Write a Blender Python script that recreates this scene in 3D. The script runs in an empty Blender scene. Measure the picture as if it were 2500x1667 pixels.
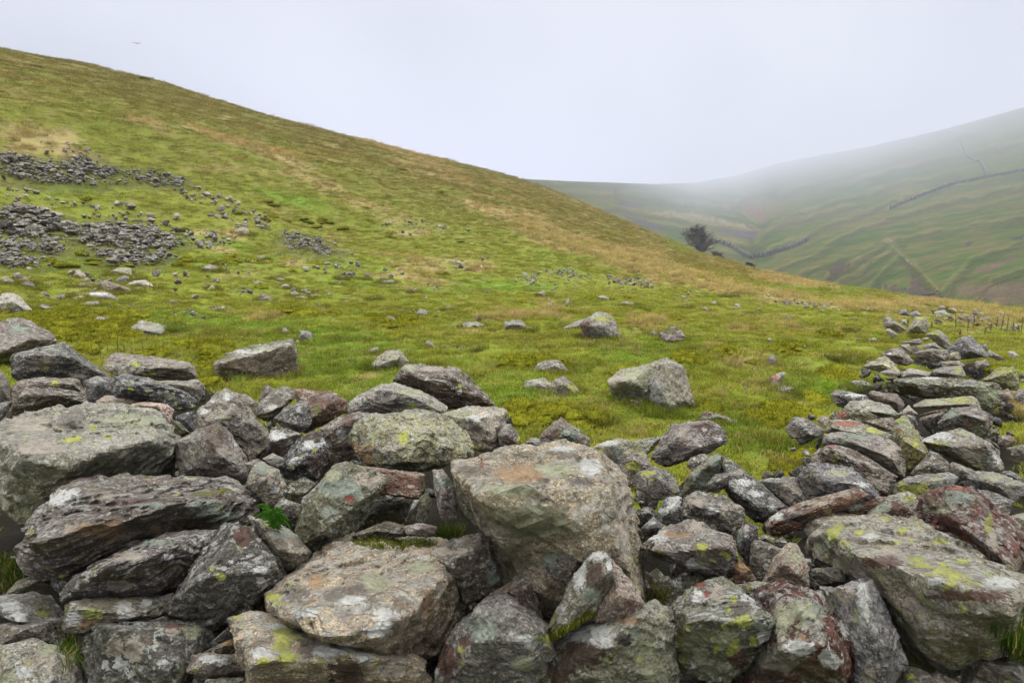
import bpy
# ---------------------------------------------------------------- rock survey
# tile | depth factor | thickness factor | colour | yellow lichen | label | outline | front ridge | marks
TILES = {'A1': (0, 740), 'A2': (500, 740), 'A3': (1000, 740), 'A4': (1500, 740), 'A5': (1900, 740),
         'B1': (0, 1167), 'B2': (500, 1167), 'B3': (1000, 1167), 'B4': (1500, 1167), 'B5': (1900, 1167),
         'C1': (0, 330), 'C2': (500, 330), 'C3': (1000, 380), 'C4': (1500, 380)}
TS = 1882.0 / 600.0
WALL = """
A1|1|1|pur|.2|large purple-grey boulder with a dark overhang at the far left edge of the rubble|-150,200 0,165 40,125 150,115 250,150 330,215 400,235 435,295 380,320 90,400 0,420 -150,400|20,370 235,275|150,200,60,30,g
A1|1|1|dkg|.3|dark wide boulder with pale blotches under the purple-grey one at the left edge|85,400 350,350 365,335 480,305 505,380 560,385 660,470 860,580 720,600 300,590 170,590 90,570|200,400 520,400|380,440,70,40,p 250,470,60,40,p 600,560,60,30,p 350,495,20,14,y
A1|1|1|gry|.3|long grey boulder with yellow lichen at the grass edge below the thin dead stalks|790,480 850,395 960,390 1010,430 1440,450 1500,500 1515,595 1200,590 880,560|1200,500 1430,480|1150,545,40,16,y 1040,470,26,18,y 860,545,40,14,m
A1|1.03|1|brn|.4|brown flat-topped boulder carrying one round yellow lichen|80,665 150,590 370,568 600,580 650,660 680,720 600,700 100,740|300,600 560,620|420,610,26,20,y
A1|1|1|drb|.1|dark brown rounded boulder right behind the great pale-topped boulder|10,910 160,670 240,650 560,670 650,700 690,765 500,820 160,885|180,700 450,700|
A1|1|1|blu|.1|blue-grey upright stone wedged behind the small pinkish stone on the left|640,600 740,560 850,580 870,690 740,770 690,765 650,690|750,620|
A1|.98|1|blk|.5|near-black sloping boulder dotted with round pale yellow lichens|860,640 880,560 960,540 1130,580 1420,680 1500,730 1480,800 1360,815 1080,740 940,740 880,720|950,640 1150,610|1140,665,34,18,v 1300,710,40,20,v 1000,660,24,14,y 1100,640,20,12,w
A1|1.02|1|gry|.2|grey block tucked against the right end of the near-black lichen-dotted boulder|1150,600 1500,590 1560,620 1560,700 1500,780 1400,680|1490,640|
A1|1|1.5|pal|.35|great pale-topped boulder with a dark front, largest at the left|-100,1100 -60,960 0,920 350,835 490,825 720,770 900,775 1200,830 1300,930 1340,1030 1380,1330 1180,1395 1000,1390 700,1330 330,1568 220,1700 60,1600 -40,1300|0,1040,.5 160,1170 400,1230 700,1210 960,1120 1210,1040,.9 1330,1060,.6|550,1050,50,22,y 820,1025,30,14,y 715,950,36,14,y 915,935,36,14,v 600,1030,30,14,y 560,900,90,80,b 250,930,150,60,p 1000,900,200,50,v 300,1100,160,50,p 500,1300,250,50,o 850,1250,200,60,o
A1|1|1|pnk|.1|pale rounded stone peeking over the back of the great pale-topped boulder|1000,775 1150,755 1260,765 1320,800 1320,860 1300,920 1200,830|1200,790|
A1|1|1|pnk|0|small pinkish stone between the brown boulder and the great pale-topped boulder|730,760 800,705 900,740 1060,720 1080,760 900,780||
A1|1|1|gry|0|grey stone cut by the left edge of the frame above the great pale-topped boulder|-80,540 0,510 40,560 78,640 75,750 0,755 -80,700||
A1|1|1|blu|0|blue-grey stone at the left edge just above the great pale-topped boulder|-50,860 0,760 100,745 60,830 10,880||
A1|1.02|1|blk|0|small black stone in the hollow right of the great pale-topped boulder|1335,870 1490,820 1505,1000 1400,960||
A1|1|1|olv|.1|olive wedge of rock below the small black stone|1305,890 1380,920 1475,1010 1340,1060||
A1|1|1|gry|.1|grey triangular boulder with a rusty brown peak in the left rubble|1340,1060 1500,1000 1665,900 1740,960 1830,1110 1895,1240 1900,1350 1840,1380 1600,1340 1380,1330|1600,1040 1700,1180|1640,1010,80,90,r 1730,1130,50,40,p 1480,1120,26,26,v
A1|1|1|gry|0|low pale bump of rock behind the layered brown boulder|1600,1345 1730,1320 1830,1360 1870,1420 1700,1410||
A2|1|1|gry|.3|grey ridge-topped boulder with pale streaks leaning left in the rubble|-68,990 -60,850 50,720 170,665 230,690 330,790 500,1010 470,1090 370,1185 280,1160 130,900|210,835 130,895|60,740,30,20,w 170,720,24,30,w 150,870,40,20,v -10,830,40,20,w
A2|1.03|1|gry|.1|grey shoulder of rock at the grass edge behind the ridge-topped boulder|200,690 310,700 420,770 380,860 250,800||
A2|1.02|1|brn|0|small brown stone on the rubble crest at the grass edge|440,640 480,625 540,660 520,700 430,750 415,750||
A2|1|1|gry|.1|tilted grey block with a white lichen spot on the crest|385,840 410,760 560,650 640,640 690,670 690,720 600,810 490,910 400,870|590,790 470,850|515,795,30,16,w 550,740,40,30,b
A2|1.01|1.2|rus|.1|long dark boulder with a rusty brown back reaching right over the crest|690,655 900,670 1000,700 1100,745 1070,830 800,990 760,1000 830,850 770,740|960,760 830,880|900,750,80,30,r 860,820,30,60,m2
A2|.97|1|blu|0|bright blue-grey angular stone in front of the tilted grey block|525,880 600,810 740,750 800,790 820,900 780,970 740,990 600,940|735,790 700,930|725,825,16,18,w
A2|1|1|drb|0|brown block with a white crusted corner in the dark gap|470,1060 520,945 640,960 755,1010 620,1175 480,1150|520,1060 690,1010|540,1010,60,36,w 560,1110,60,30,r
A2|.98|1|blk|.2|blue-black boulder streaked white with a rusty top, left of the stacked stones|550,1240 600,1200 750,1010 850,975 900,985 940,1100 940,1220 850,1370 770,1320 620,1340|760,1180|820,1020,60,26,r 820,1090,60,26,w 710,1210,60,24,w 900,1060,20,24,w 840,1130,24,14,y 860,1230,60,50,r
A2|1|1|gry|0|small grey stone lodged left of the blue-black streaked boulder|440,1190 520,1145 610,1190 560,1250 500,1230||
A2|1|1|gry|0|thin grey flake beside the rusty-peaked triangular boulder|300,1230 400,1190 470,1220 360,1290||
A2|1|1|pal|.1|rounded pale grey stone like an egg above the fern|315,1390 370,1240 440,1215 560,1270 620,1390 600,1490 540,1560 490,1560 440,1440|480,1350|430,1270,60,30,g 540,1420,30,30,w
A2|1|1|olv|0|stone capped with a cushion of dark green moss above the fern|600,1450 640,1390 760,1330 860,1380 800,1440 770,1540 740,1560 640,1500||
A2|1|1|dkg|0|dark grey stone just behind the fern|540,1560 600,1490 740,1540 740,1600 650,1650 560,1620||
A3|1.02|1.2|drb|.2|dark brown overhanging boulder highest on the crest against the grass|-140,600 -20,470 150,485 400,530 480,600 560,690 650,780 400,800 250,800 60,690 -60,640|-10,530 340,560 250,620|390,640,14,24,y 375,680,20,20,w -20,490,60,20,v 200,500,120,20,p
A3|1.08|1|gry|0|grey tip of stone showing behind the highest brown boulder|270,515 300,480 380,500 410,535||
A2|1|1.1|pal|.3|pale hump-backed boulder streaked yellow-green just above the stacked greenish stone|1070,790 1180,700 1380,620 1470,610 1700,690 1840,790 1830,830 1740,850 1560,800 1300,850 1180,830 1080,840|1400,650 1560,700|1600,680,120,26,v 1590,780,24,18,y 1740,790,14,12,y 1340,800,150,50,b
A2|.99|1|brn|.1|crusty brown boulder supporting the left end of the greenish stone|885,960 1000,890 1190,830 1260,850 1260,1000 1110,1080 1150,1200 1000,1220 940,1200 920,1060|1120,900 1000,960|1040,990,30,30,w 1100,880,40,40,r 1060,1050,50,20,p
A2|.93|1|grn|.1|smooth greenish stone stacked on top of the others with one yellow lichen|1110,1060 1130,960 1260,850 1420,845 1640,820 1790,860 1880,900 1968,960 2078,1140 2068,1165 1868,1230 1640,1285 1530,1285 1230,1255 1170,1170|1340,1010,.8 1630,960,.9 1330,1100,.8 1540,1210,1.1 1700,1070,1.1 1850,960,.5|1515,1035,34,46,y 1210,1010,34,80,b 1150,1110,60,36,r2 1240,1170,40,80,r2 1400,1130,90,40,p 1590,1040,10,10,w
A3|.99|1|pal|.1|pale smooth boulder behind the right end of the greenish stone|210,850 280,830 400,800 640,795 740,830 700,920 660,1050 700,1080 710,1150 600,1190 500,1150 420,1000|690,860 660,1010 500,900|380,860,90,40,v 510,960,50,30,b 530,1110,30,20,y 500,880,80,24,w
A3|1|1|pur|.2|thin-bedded striped stone leaning right of the pale smooth boulder|670,1010 720,930 770,920 830,990 850,1060 840,1090 710,1120 680,1060|730,1000|830,1050,14,30,y 740,1060,40,20,r
A3|1|1|brn|.1|brown pyramid-shaped boulder below the yellow moss patch|980,1040 1100,910 1160,880 1250,950 1300,1010 1380,1040 1380,1090 1000,1130|1150,930 1200,1010|1200,1020,90,50,g 1120,1010,60,30,r
A3|1|1|pnk|0|small smooth tan stone at the back edge of the great central boulder|790,1115 880,1075 960,1090 960,1135 850,1145||
A3|1|1|brn|0|small purple-brown stone against the brown pyramid-shaped boulder|880,1070 940,1030 1000,1040 1010,1120 960,1110||
B3|1|1.7|bei|.1|great central boulder with a broad beige top and shadowed front|330,-70 600,-150 780,-210 1100,-210 1330,-250 1480,-130 1650,20 1700,180 1740,330 1760,600 1790,950 1600,1080 1400,1000 1060,1130 800,760 620,400 590,280 510,80 390,0|510,80,1.1 720,150,1.15 1000,160,1.15 1230,60,1.1 1440,-90,.9 1540,100 1650,600,.8|850,-30,200,60,or 1100,-60,160,50,v 1380,-90,70,60,w 500,-60,120,40,b 900,-180,100,24,b 1200,-180,100,30,b 560,-105,22,16,rd 1300,20,90,30,b 900,330,300,120,v2 700,410,60,60,p 780,480,30,20,p 1620,300,50,300,p 800,600,120,120,o 1180,-220,90,20,w 780,90,180,40,v
B3|.91|1|gry|0|mottled grey-green stone leaning on the foot of the great central boulder|990,600 1080,560 1400,435 1450,520 1440,580 1250,760 1200,800 1080,740|1300,560|1060,620,60,50,g 1320,500,50,26,v
B3|.89|1|gry|.1|upright pointed stone with a white peak and a brown moss patch|1060,1140 1150,960 1220,800 1390,580 1480,565 1540,620 1560,760 1500,860 1400,1020 1230,1150 1120,1190|1530,700,.6|1310,720,50,110,w 1440,600,60,30,w 1530,680,24,50,w 1410,740,70,110,bm 1390,900,60,60,g 1180,990,22,22,w 1100,1060,30,60,m2
B3|.90|1|pnk|0|pinkish leaning slab right of the white-peaked stone|1545,640 1640,720 1800,960 1650,1130 1400,1080 1480,900|1600,900|1690,1000,40,60,r
B4|.97|1|pgr|.2|pale mottled boulder at the bottom centre with a big white lichen patch|-478,1230 -340,1140 -40,1070 60,1090 240,950 320,950 440,1040 485,1120 475,1600 300,1680 -480,1680 -560,1560|-20,1240 230,1020 400,1100,.6|-190,1190,150,60,w -110,1240,80,50,w -260,1350,180,90,bm -420,1500,100,70,bm 100,1080,130,26,r2 250,1300,70,40,v 290,1480,90,70,v 80,1240,50,40,k 150,1180,30,30,g
B3|.97|1|gry|.15|grey wedge boulder at the bottom with a white streak and small yellow spots|200,1500 300,1240 420,1080 530,960 600,900 720,880 900,1000 1060,1130 1100,1250 1090,1420 1020,1540 950,1580 880,1700 250,1700|540,1000,.9 760,960 1000,1180 500,1250|880,1230,90,36,w 930,1280,30,30,w 1000,1230,30,14,y 1060,1230,20,50,y 570,1160,110,80,g 280,1400,70,130,br 380,1300,14,20,y 415,1320,12,12,y 880,1420,80,50,v 420,1250,40,30,br 415,1405,12,12,y
B3|1|1|brn|0|brown-grey wedge standing behind the grey wedge boulder at the bottom|590,890 880,755 930,765 970,900 1015,1100 860,970 700,870|900,850|880,830,16,16,p
B2|1|1.6|bei|.1|broad cracked pinkish-beige slab lying flat in the bottom foreground|450,900 590,810 640,720 760,620 900,520 1130,455 1600,545 1882,500 1960,560 1868,700 1960,860 1990,1060 1830,1330 1600,1430 1260,1230 840,1215 460,1040|600,1090,1 870,1190 1270,1210 1480,1090 1720,850 1860,720,.8|500,900,80,24,y 640,805,26,10,y 560,950,50,16,y 850,790,50,50,or 780,1030,90,30,w 1130,930,90,50,w 1380,1060,90,60,w 1340,1170,90,40,w 700,880,90,50,b 1150,860,80,60,b 1000,900,80,40,b 1500,950,60,40,b 1430,1090,50,30,b 1300,800,90,60,v 1650,680,100,30,v 850,640,120,40,p 1700,1000,40,90,r2
B3|.99|1|brn|0|dark-faced block forming the right shoulder of the pinkish-beige slab|130,600 300,480 560,425 610,480 660,620 660,760 720,830 640,870 440,960 400,900 310,700|310,650 540,500|640,760,40,50,g 430,560,60,30,p 250,560,80,30,p
B2|.96|1.1|bei|.5|lower ledge of beige rock in the foreground splashed with yellow lichen|200,1060 330,1000 460,1040 840,1215 1260,1230 1560,1300 1640,1400 1750,1560 1750,1700 400,1700 340,1520 300,1420 240,1280|390,1400 700,1380 1150,1340 1240,1400 1620,1420,.7|590,1220,60,80,y 620,1370,70,50,y 690,1215,50,16,y 450,1400,50,30,y 240,1050,36,20,y 710,1360,30,20,y 540,1300,22,16,y 980,1320,180,40,w 780,1310,60,60,b 990,1300,50,30,b 1080,1480,110,100,bm 1220,1370,50,40,w 430,1340,80,40,w 1400,1480,110,60,p 570,1130,50,20,w
A2|.94|.8|rus|0|square-ended reddish-brown block directly under the greenish stone|1080,1235 1530,1290 1680,1305 1685,1470 1650,1500 1400,1450 1180,1440|1640,1320 1640,1490|1480,1390,160,60,r 1200,1330,110,60,g 1560,1400,60,16,p 1665,1390,14,80,m2
A2|.95|1|ggr|.1|grey-green pillar stone with an olive left face holding up the stack|1000,1230 1100,1220 1400,1330 1350,1440 1190,1640 1130,1770 900,1850 850,1880 720,1850 690,1760 770,1480 870,1390|860,1560 900,1750|780,1700,80,130,o 1080,1420,110,70,g 960,1400,80,50,g 1250,1350,100,50,p 1100,1490,40,30,rd 960,1600,50,40,g 980,1330,50,60,v
A2|1.08|1|olv|0|dark olive rock at the back of the hollow under the reddish-brown block|1350,1450 1640,1500 1600,1700 1400,1690 1150,1760 1190,1640||
B2|.99|.6|ggr|0|thin grey sliver standing in the hollow, left one of the pair|1530,340 1600,170 1640,165 1600,330||
B2|.98|.6|ggr|.1|thin green-streaked sliver standing in the hollow, right one of the pair|1610,330 1650,140 1710,110 1740,170 1700,330||
A3|.98|.8|pal|0|upright pale slab wedged in the crack left of the great central boulder|175,1280 250,1270 310,1350 360,1500 360,1640 250,1660 200,1500|250,1420|240,1370,50,40,g
B3|.97|.7|ggr|0|narrow upright slab against the left side of the great central boulder|330,-60 400,0 480,50 530,130 585,210 600,440 540,420 400,250 340,60|480,130|520,110,24,80,w
B2|.99|1|olv|.1|mossy brown flat stone at the foot of the grey-green pillar|1120,440 1380,335 1520,360 1520,430 1400,450 1200,480|1300,400|1400,360,80,20,b
B2|.98|1|gry|0|small rough grey stone beside the moss strip|1520,370 1640,340 1780,370 1760,430 1550,430||
B2|.98|1|pgr|.15|slanting pale slab pointing up-left below the fern|330,290 380,295 640,380 810,560 750,650 650,700 590,690 480,500 350,350|430,350,.8 560,550 740,580|460,355,16,14,y 600,430,80,30,g 720,490,50,40,b
B2|.98|1|dkg|.15|speckled dark pyramid boulder with one bright yellow lichen, left foreground|-300,990 -30,740 70,600 130,350 220,345 380,400 540,620 590,790 430,900 260,1010 100,1160 0,1150 -230,1080|210,420,.6 20,760 560,700,.6|120,755,32,26,y 430,695,44,26,w 440,795,40,32,w 340,595,22,16,w 200,640,20,14,w 255,855,16,18,w 300,440,70,60,br 150,690,50,12,w 340,950,40,20,v
B1|1|1.3|lay|.1|big dark layered boulder with a crumbly ledge along its top, lower left|170,620 270,420 330,240 560,110 640,40 840,0 1100,80 1300,20 1500,0 1882,90 2020,170 1990,330 1680,420 1400,540 800,640 620,720 540,770 460,760 330,750 200,700|560,120,.5 760,230 1200,200 1500,180 300,480|470,160,100,60,w 560,120,40,40,w 650,390,60,50,or2 840,400,100,70,or2 520,410,30,60,p 1190,400,30,40,or2 820,150,60,40,p 1600,230,110,60,g 1740,290,90,30,g 1180,200,70,20,g 1580,120,80,16,m 1700,90,80,14,m 1000,170,200,20,r
B1|.94|1|lay|.1|dark slanting bedded rock below the big layered boulder|490,880 600,740 800,640 1000,540 1300,430 1680,390 1640,560 1340,820 1240,890 860,910 500,930|830,670 1150,600|950,600,150,40,p 1180,490,90,24,g 900,820,110,30,p 1290,605,34,22,w 1350,680,80,30,o
B1|1|1|dkg|0|small dark stone under the left foot of the big layered boulder|390,760 520,790 500,860 460,890 400,830||
B1|1|1|ggr|0|flat grey-green stone next to the grass at the left edge|40,890 130,790 300,745 380,790 380,830 200,860 100,895|300,780|
B1|.97|1|blu|.1|blue-black slab streaked white and olive at the left edge|-60,900 220,870 400,900 500,1050 500,1090 150,1120 40,1060 -60,1010|140,1110|80,980,80,30,w 150,1060,60,30,w 300,940,110,40,o 330,1030,50,20,y2 440,970,20,12,w
B1|.97|1|dkg|0|plain dark stone beneath the white-streaked slab at the left edge|-60,1130 150,1120 260,1090 500,1080 500,1200 480,1300 200,1290 -60,1310|200,1150|110,1145,24,12,p
B1|.96|1|brn|.3|gnarled oblong stone with white and yellow lichen, lower left|510,930 700,905 1040,900 1200,900 1280,970 1260,1040 1100,1090 900,1100 740,1130 540,1195 490,1180 510,1050|600,1000 1050,1050|700,1040,80,40,y2 580,1080,60,50,w 940,980,60,40,w 970,1070,60,24,w 1120,950,36,34,w 650,1110,70,36,or 560,945,60,12,r
B1|1|1|gry|0|tiny grey stone above the right end of the gnarled oblong stone|1190,920 1330,875 1340,930 1260,1000||
B1|1|1|gry|0|tiny grey stone below the right end of the gnarled oblong stone|1180,1085 1270,1045 1320,1090 1280,1110||
B1|.97|1.1|dkg|.1|flat-faced grey boulder with clustered pale lichen rings, bottom left|615,1220 700,1150 840,1110 1130,1100 1500,1110 1590,1150 1640,1260 1560,1330 1440,1420 1360,1568 1350,1700 720,1700 700,1400 640,1300|850,1140 1360,1140,1.1 1340,1500,1|890,1290,60,70,p 1020,1320,60,80,p 920,1420,60,50,w 1010,1510,36,36,w 810,1440,24,40,w 1320,1170,40,30,p 1480,1180,60,50,v 1240,1410,40,20,w 1420,1500,50,100,o 1330,1130,60,20,br 1130,1240,16,16,r2
B1|.95|1.1|pal|.1|rough pale boulder cut by the bottom left corner|-60,1300 150,1290 310,1235 430,1310 560,1350 690,1390 720,1450 700,1700 -60,1700|420,1340 400,1560|370,1310,70,40,v 190,1490,60,40,w 60,1530,70,50,v 300,1390,80,50,p 520,1450,80,50,p
B1|.98|1|drb|.1|small gnarled orange-brown stone beside the flat-faced grey boulder|1560,1330 1640,1290 1780,1220 1830,1260 1800,1340 1600,1360||1750,1260,40,20,or
B1|.96|1|gry|.1|flat brown-and-white stone left of the yellow-splashed ledge|1420,1480 1450,1350 1620,1340 1882,1350 1900,1480 1600,1510|1650,1400|1600,1380,60,30,w 1700,1410,40,24,w
B1|1|1|dkg|0|dark stone in the gap left of the pinkish-beige slab|1600,1270 1770,1120 1800,1220 1650,1290||
B1|.96|1|olv|0|olive mossy stone at the bottom edge left of the yellow-splashed ledge|1580,1545 1882,1520 1900,1700 1560,1700||
A3|1|1|pgr|.3|grey stone with a white top edge right of the brown pyramid|1385,1110 1570,1035 1680,1050 1710,1150 1620,1290 1500,1230 1400,1150|1560,1090|1500,1065,80,24,w 1450,1120,30,14,y 1600,1170,50,60,g
A4|.99|1|gry|.6|lichen-crusted boulder with yellow patches, upper of the pair right of centre|30,1200 60,1150 130,1120 230,1150 300,1260 250,1330 160,1400 60,1390|150,1200|130,1250,50,36,y 80,1300,40,50,p
A4|.97|1|gry|.5|lichen-crusted rounded boulder with yellow patches, lower of the pair right of centre|160,1300 300,1250 450,1310 500,1440 500,1480 380,1500 230,1515 170,1480|320,1340|240,1305,40,16,y 280,1300,30,16,y 285,1350,16,14,y 350,1340,24,18,v 320,1400,36,36,p 450,1450,20,14,y
A4|1|1.1|gry|.1|knobbly grey boulder perched at the grass edge right of centre|280,1180 420,1010 450,940 560,920 740,900 830,960 845,1060 770,1110 720,1150 560,1180 400,1250 330,1230|560,950 640,1110 480,1030|395,1150,26,22,v2 530,1010,50,50,p 680,950,60,30,br 800,1040,24,16,w 420,1240,60,20,r 690,960,30,20,w
A4|1.03|1|pgr|.2|small pale green stone behind the knobbly perched boulder|100,1060 230,1050 330,1045 400,1010 300,1110 240,1160||
A4|1|1|gry|0|small grey stone tucked under the knobbly perched boulder|555,1240 580,1180 680,1150 740,1180 700,1230 600,1290||
A4|.99|1|ggr|.2|grey-green boulder rounded on the left, at the head of the long dark slab|530,1460 530,1360 600,1290 700,1200 780,1150 850,1180 900,1230 870,1380 720,1440 620,1440|700,1250 800,1200|560,1400,40,80,o 660,1360,50,60,g 790,1210,60,50,g
A4|.98|1|dkg|.15|long dark slab speckled white running down to the right|830,1180 910,1210 1000,1290 1160,1430 1310,1550 1280,1600 1200,1680 1080,1670 990,1570 860,1440 870,1350|880,1400 1090,1560|1000,1370,60,26,w 1080,1460,50,20,w 950,1290,40,20,p 1220,1570,30,20,w
A4|.95|1|dkg|0|small dark angular stone lying on the head of the long dark slab|700,1390 780,1310 850,1300 910,1310 870,1390 800,1450 710,1440|800,1360|
A4|1|1|gry|.05|grey wedge with a tan face beside the grass hollow|1110,1360 1160,1350 1390,1330 1440,1440 1475,1530 1400,1555 1340,1550 1290,1480 1160,1410|1290,1370|1340,1440,70,70,p
B4|.98|1|dkg|.3|dark rounded boulder frosted with pale lichen in the middle of the right rubble|500,330 530,160 640,100 760,110 880,170 990,230 990,330 960,400 930,500 780,430 640,420|800,260 600,200|610,180,80,40,p 740,260,44,24,w 840,290,40,20,v 750,370,30,16,v 780,130,14,10,y 900,220,70,24,p
B4|.99|1|dkg|0|small dark boulder with a bold white lichen patch right of the great central boulder|330,260 400,150 510,140 530,200 500,340 400,360||450,195,50,56,w 370,260,34,30,w
B4|1|1|blk|0|black stone in the gap right of the great central boulder, upper one|170,270 230,215 290,230 330,290 250,340 200,330||
B4|.99|1|blk|0|black stone in the gap right of the great central boulder, lower one|205,380 300,290 400,370 340,430 230,450|290,380|280,340,40,12,w
B4|.95|1|gry|.3|broad overhanging stone with yellow and pale lichens above a dark grassy hollow|205,540 240,490 390,380 540,320 620,330 680,400 890,450 950,620 930,670 830,750 700,730 460,640 300,590|880,530 350,560 640,480|670,525,36,32,y 680,565,18,14,y 830,575,28,18,y 880,605,18,20,y 757,630,16,14,y 680,650,50,46,v 590,650,36,40,w 300,440,110,40,w 450,430,110,20,or 350,580,50,30,m2 620,370,60,40,p
B4|1|1|blk|.2|dark stone streaked with pale green lichen right of the overhanging stone|930,520 950,400 1000,330 1100,370 1090,430 1060,500 1030,660 940,560|1000,450|960,440,20,60,g 1010,380,24,24,p
B4|.98|1|gry|0|smooth grey stone with round white lichens left of the pale cone|1030,640 1050,490 1120,470 1290,540 1210,600 1170,720 1110,790 1060,760|1090,520|1135,600,24,24,v 1160,670,20,24,w 1190,635,14,14,w
B4|.96|1|pnk|.1|pale cone-shaped stone above the rust-red boulder|1130,800 1180,690 1220,600 1340,495 1400,520 1490,700 1495,830 1340,820|1300,650|1390,600,40,50,v
B4|.97|1|rus|0|brown striped splinter under the overhanging stone|900,700 950,620 1060,740 1100,800 920,800||990,680,50,50,or
B4|.98|1|gry|0|small square grey stone above the twisted blue-grey rock|1510,700 1740,675 1780,790 1740,820 1540,830 1500,780|1560,710 1720,780|
B4|.99|1|gry|0|narrow grey stone right of the pale cone|1450,610 1510,620 1510,700 1480,720 1450,680||
B4|1.01|1|gry|0|tiny grey stone with a white spot under the reddish plank slab|1100,455 1140,435 1230,460 1200,490 1110,480||1100,450,14,14,w
B4|1|1|dkg|0|tiny dark flake under the reddish plank slab|1200,495 1290,450 1330,500 1270,530||
B5|.97|.7|rus|.05|long reddish plank-like slab tilting up to the right|-120,370 -60,300 60,230 200,200 440,120 600,65 680,130 640,170 440,260 200,370 0,440 -90,430|-40,350,.5 300,240,.6|-30,290,60,26,w 300,190,120,20,p 500,110,60,24,p 100,300,100,20,k
B5|.98|.7|rus|.05|shorter reddish slab parallel to and right of the long plank-like slab|340,290 500,230 650,150 820,140 800,190 620,290 480,330 360,310|560,230,.5|600,220,60,24,g
B5|.97|1|pal|.35|pale rounded stone with brown blotches right of the two reddish slabs|625,340 640,300 850,130 980,105 1060,140 1090,230 1030,330 860,365 690,370|850,240|1000,150,40,24,y2 900,230,40,60,br 670,310,30,26,y2 760,220,60,40,g 930,260,60,50,br
B5|.98|1|pnk|0|small pinkish stone at the foot of the red-brown tent-shaped boulder|1020,300 1070,250 1110,290 1080,330 1000,345||
A5|.99|1|blu|1|blue-grey boulder thickly spotted with yellow lichen in the right wall|840,1470 880,1400 1000,1330 1300,1300 1370,1340 1330,1390 1180,1450 1080,1550 900,1540|1000,1380|1010,1430,90,40,y 1110,1390,30,16,y 1140,1440,40,18,y 930,1370,20,12,y 920,1450,30,16,v 1200,1350,50,20,v
B5|.98|1.2|red|.1|red-brown tent-shaped boulder at the right|1080,330 1080,150 1240,90 1340,60 1480,80 1560,150 1740,300 1882,400 1882,560 1830,760 1700,720 1420,540 1340,460 1200,380|1440,110,.8 1290,280 1600,400 1750,650|1380,150,110,60,g 1200,200,90,50,o 1230,250,60,20,v 1610,360,26,70,y2 1640,500,40,100,p 1400,80,110,16,rd2 1330,330,60,60,br 1780,650,60,60,p
B5|1.02|1|gry|.1|grey slab sticking out behind the red-brown tent-shaped boulder|1530,90 1600,90 1815,180 1760,290 1700,250 1600,150||
B5|.95|1.4|slb|.8|huge slab with a pale yellow-spotted top and brown sides at the right|215,420 270,320 400,325 480,345 650,370 990,325 1150,370 1250,440 1400,540 1600,620 1700,710 1882,790 1960,860 1882,1080 1760,1170 1760,1360 1400,1440 1250,1500 1100,1440 960,1340 820,1110 750,880 500,690 300,690 250,600|460,490,.8 640,590 900,690 1250,860 1780,960,1.1 1300,1300,.6|420,430,44,50,y 470,380,30,20,y 630,420,44,18,y 950,400,36,22,y 900,490,40,14,y 1240,480,50,20,y 1050,620,60,16,y 1260,680,30,40,y 1340,750,60,40,y 1420,630,40,16,y 1300,820,50,20,y 1490,800,36,18,y 1100,670,60,16,y 520,500,40,14,y 1220,720,40,20,y 1450,890,20,12,y 780,640,140,40,br 1500,900,250,40,br 340,520,50,40,v 1020,970,60,60,p 930,1080,20,16,w 1230,1260,60,60,p 1100,1010,30,20,p 700,440,60,20,w 1700,800,120,40,w 850,560,110,30,p 1200,790,60,30,w 1000,430,60,24,p 900,1200,60,60,g 1150,1180,80,24,m2 1690,1090,20,24,y 1580,1215,12,12,y 250,430,40,60,p
B5|.94|1|twi|.1|twisted pale blue-grey rock like draped cloth at the bottom right|330,850 450,830 720,775 755,850 750,960 830,1110 970,1390 900,1500 830,1700 560,1700 530,1140 430,1000|590,860 720,1200,.8|600,1050,30,60,v 650,1000,40,200,w 700,1500,50,60,p 450,880,20,16,y 400,950,60,60,v2 560,1450,24,120,br 500,900,80,60,p
B4|.94|1.2|red|.1|rust-red boulder with a cream crusted side, bottom right of centre|1040,900 1260,785 1560,850 1610,960 1790,1190 1800,1400 1730,1568 1700,1700 1000,1700 990,1450 1250,1230 1200,1050|1300,860,.8 1540,1080 1650,1300 1260,1280|1400,1040,170,80,v 1300,1100,100,80,v 1250,1400,200,120,g2 1400,1300,110,70,w 1640,1400,80,80,w 1770,1120,40,70,w 1500,1480,200,90,o 1180,1500,150,70,b 1560,1010,60,40,g 1450,1220,40,30,or
B4|.93|1.1|ggr|.4|grey-green boulder with many yellow and cream lichen rings and a red tuft at its peak|400,1000 680,755 830,755 990,890 1210,1050 1250,1180 1200,1260 1000,1460 850,1540 710,1540 480,1460 475,1090|600,900,.5 1160,1070,.8 950,1100 560,1100|910,1300,50,70,y 990,1090,60,50,y 840,1140,24,22,y 915,935,28,26,y 1060,1245,24,34,y 875,1000,18,22,y 755,1215,12,16,y 780,1300,30,30,y 660,810,34,30,rd 695,880,24,30,rd 640,900,50,50,w 790,880,60,60,p 650,1190,70,60,v2 580,1270,50,60,v2 655,1350,50,50,v 760,1430,90,60,v2 1150,1210,50,44,w 655,1125,18,14,w 520,1300,40,160,m2 940,1380,60,60,br 840,1240,80,70,v 1000,920,60,30,w 1090,960,60,30,w 970,990,80,60,b 1100,1120,40,40,g
B4|.97|1|pgr|.1|pale flat stone between the lichen-ringed boulder and the rust-red boulder|930,810 1090,790 1200,800 1080,890 1000,880||1030,835,20,14,y2
B4|1|1|ggr|0|grey-green stone in the hollow under the overhanging stone|510,740 700,760 640,810 570,870 520,820||
B5|.94|1|gry|.1|grey boulder in the bottom right corner with white lichen on top|1400,1370 1430,1340 1620,1340 1882,1400 1960,1420 1960,1700 1430,1700|1560,1420 1800,1470|1570,1350,90,16,v 1800,1400,50,20,v 1720,1400,60,30,br 1520,1390,30,20,w
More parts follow.
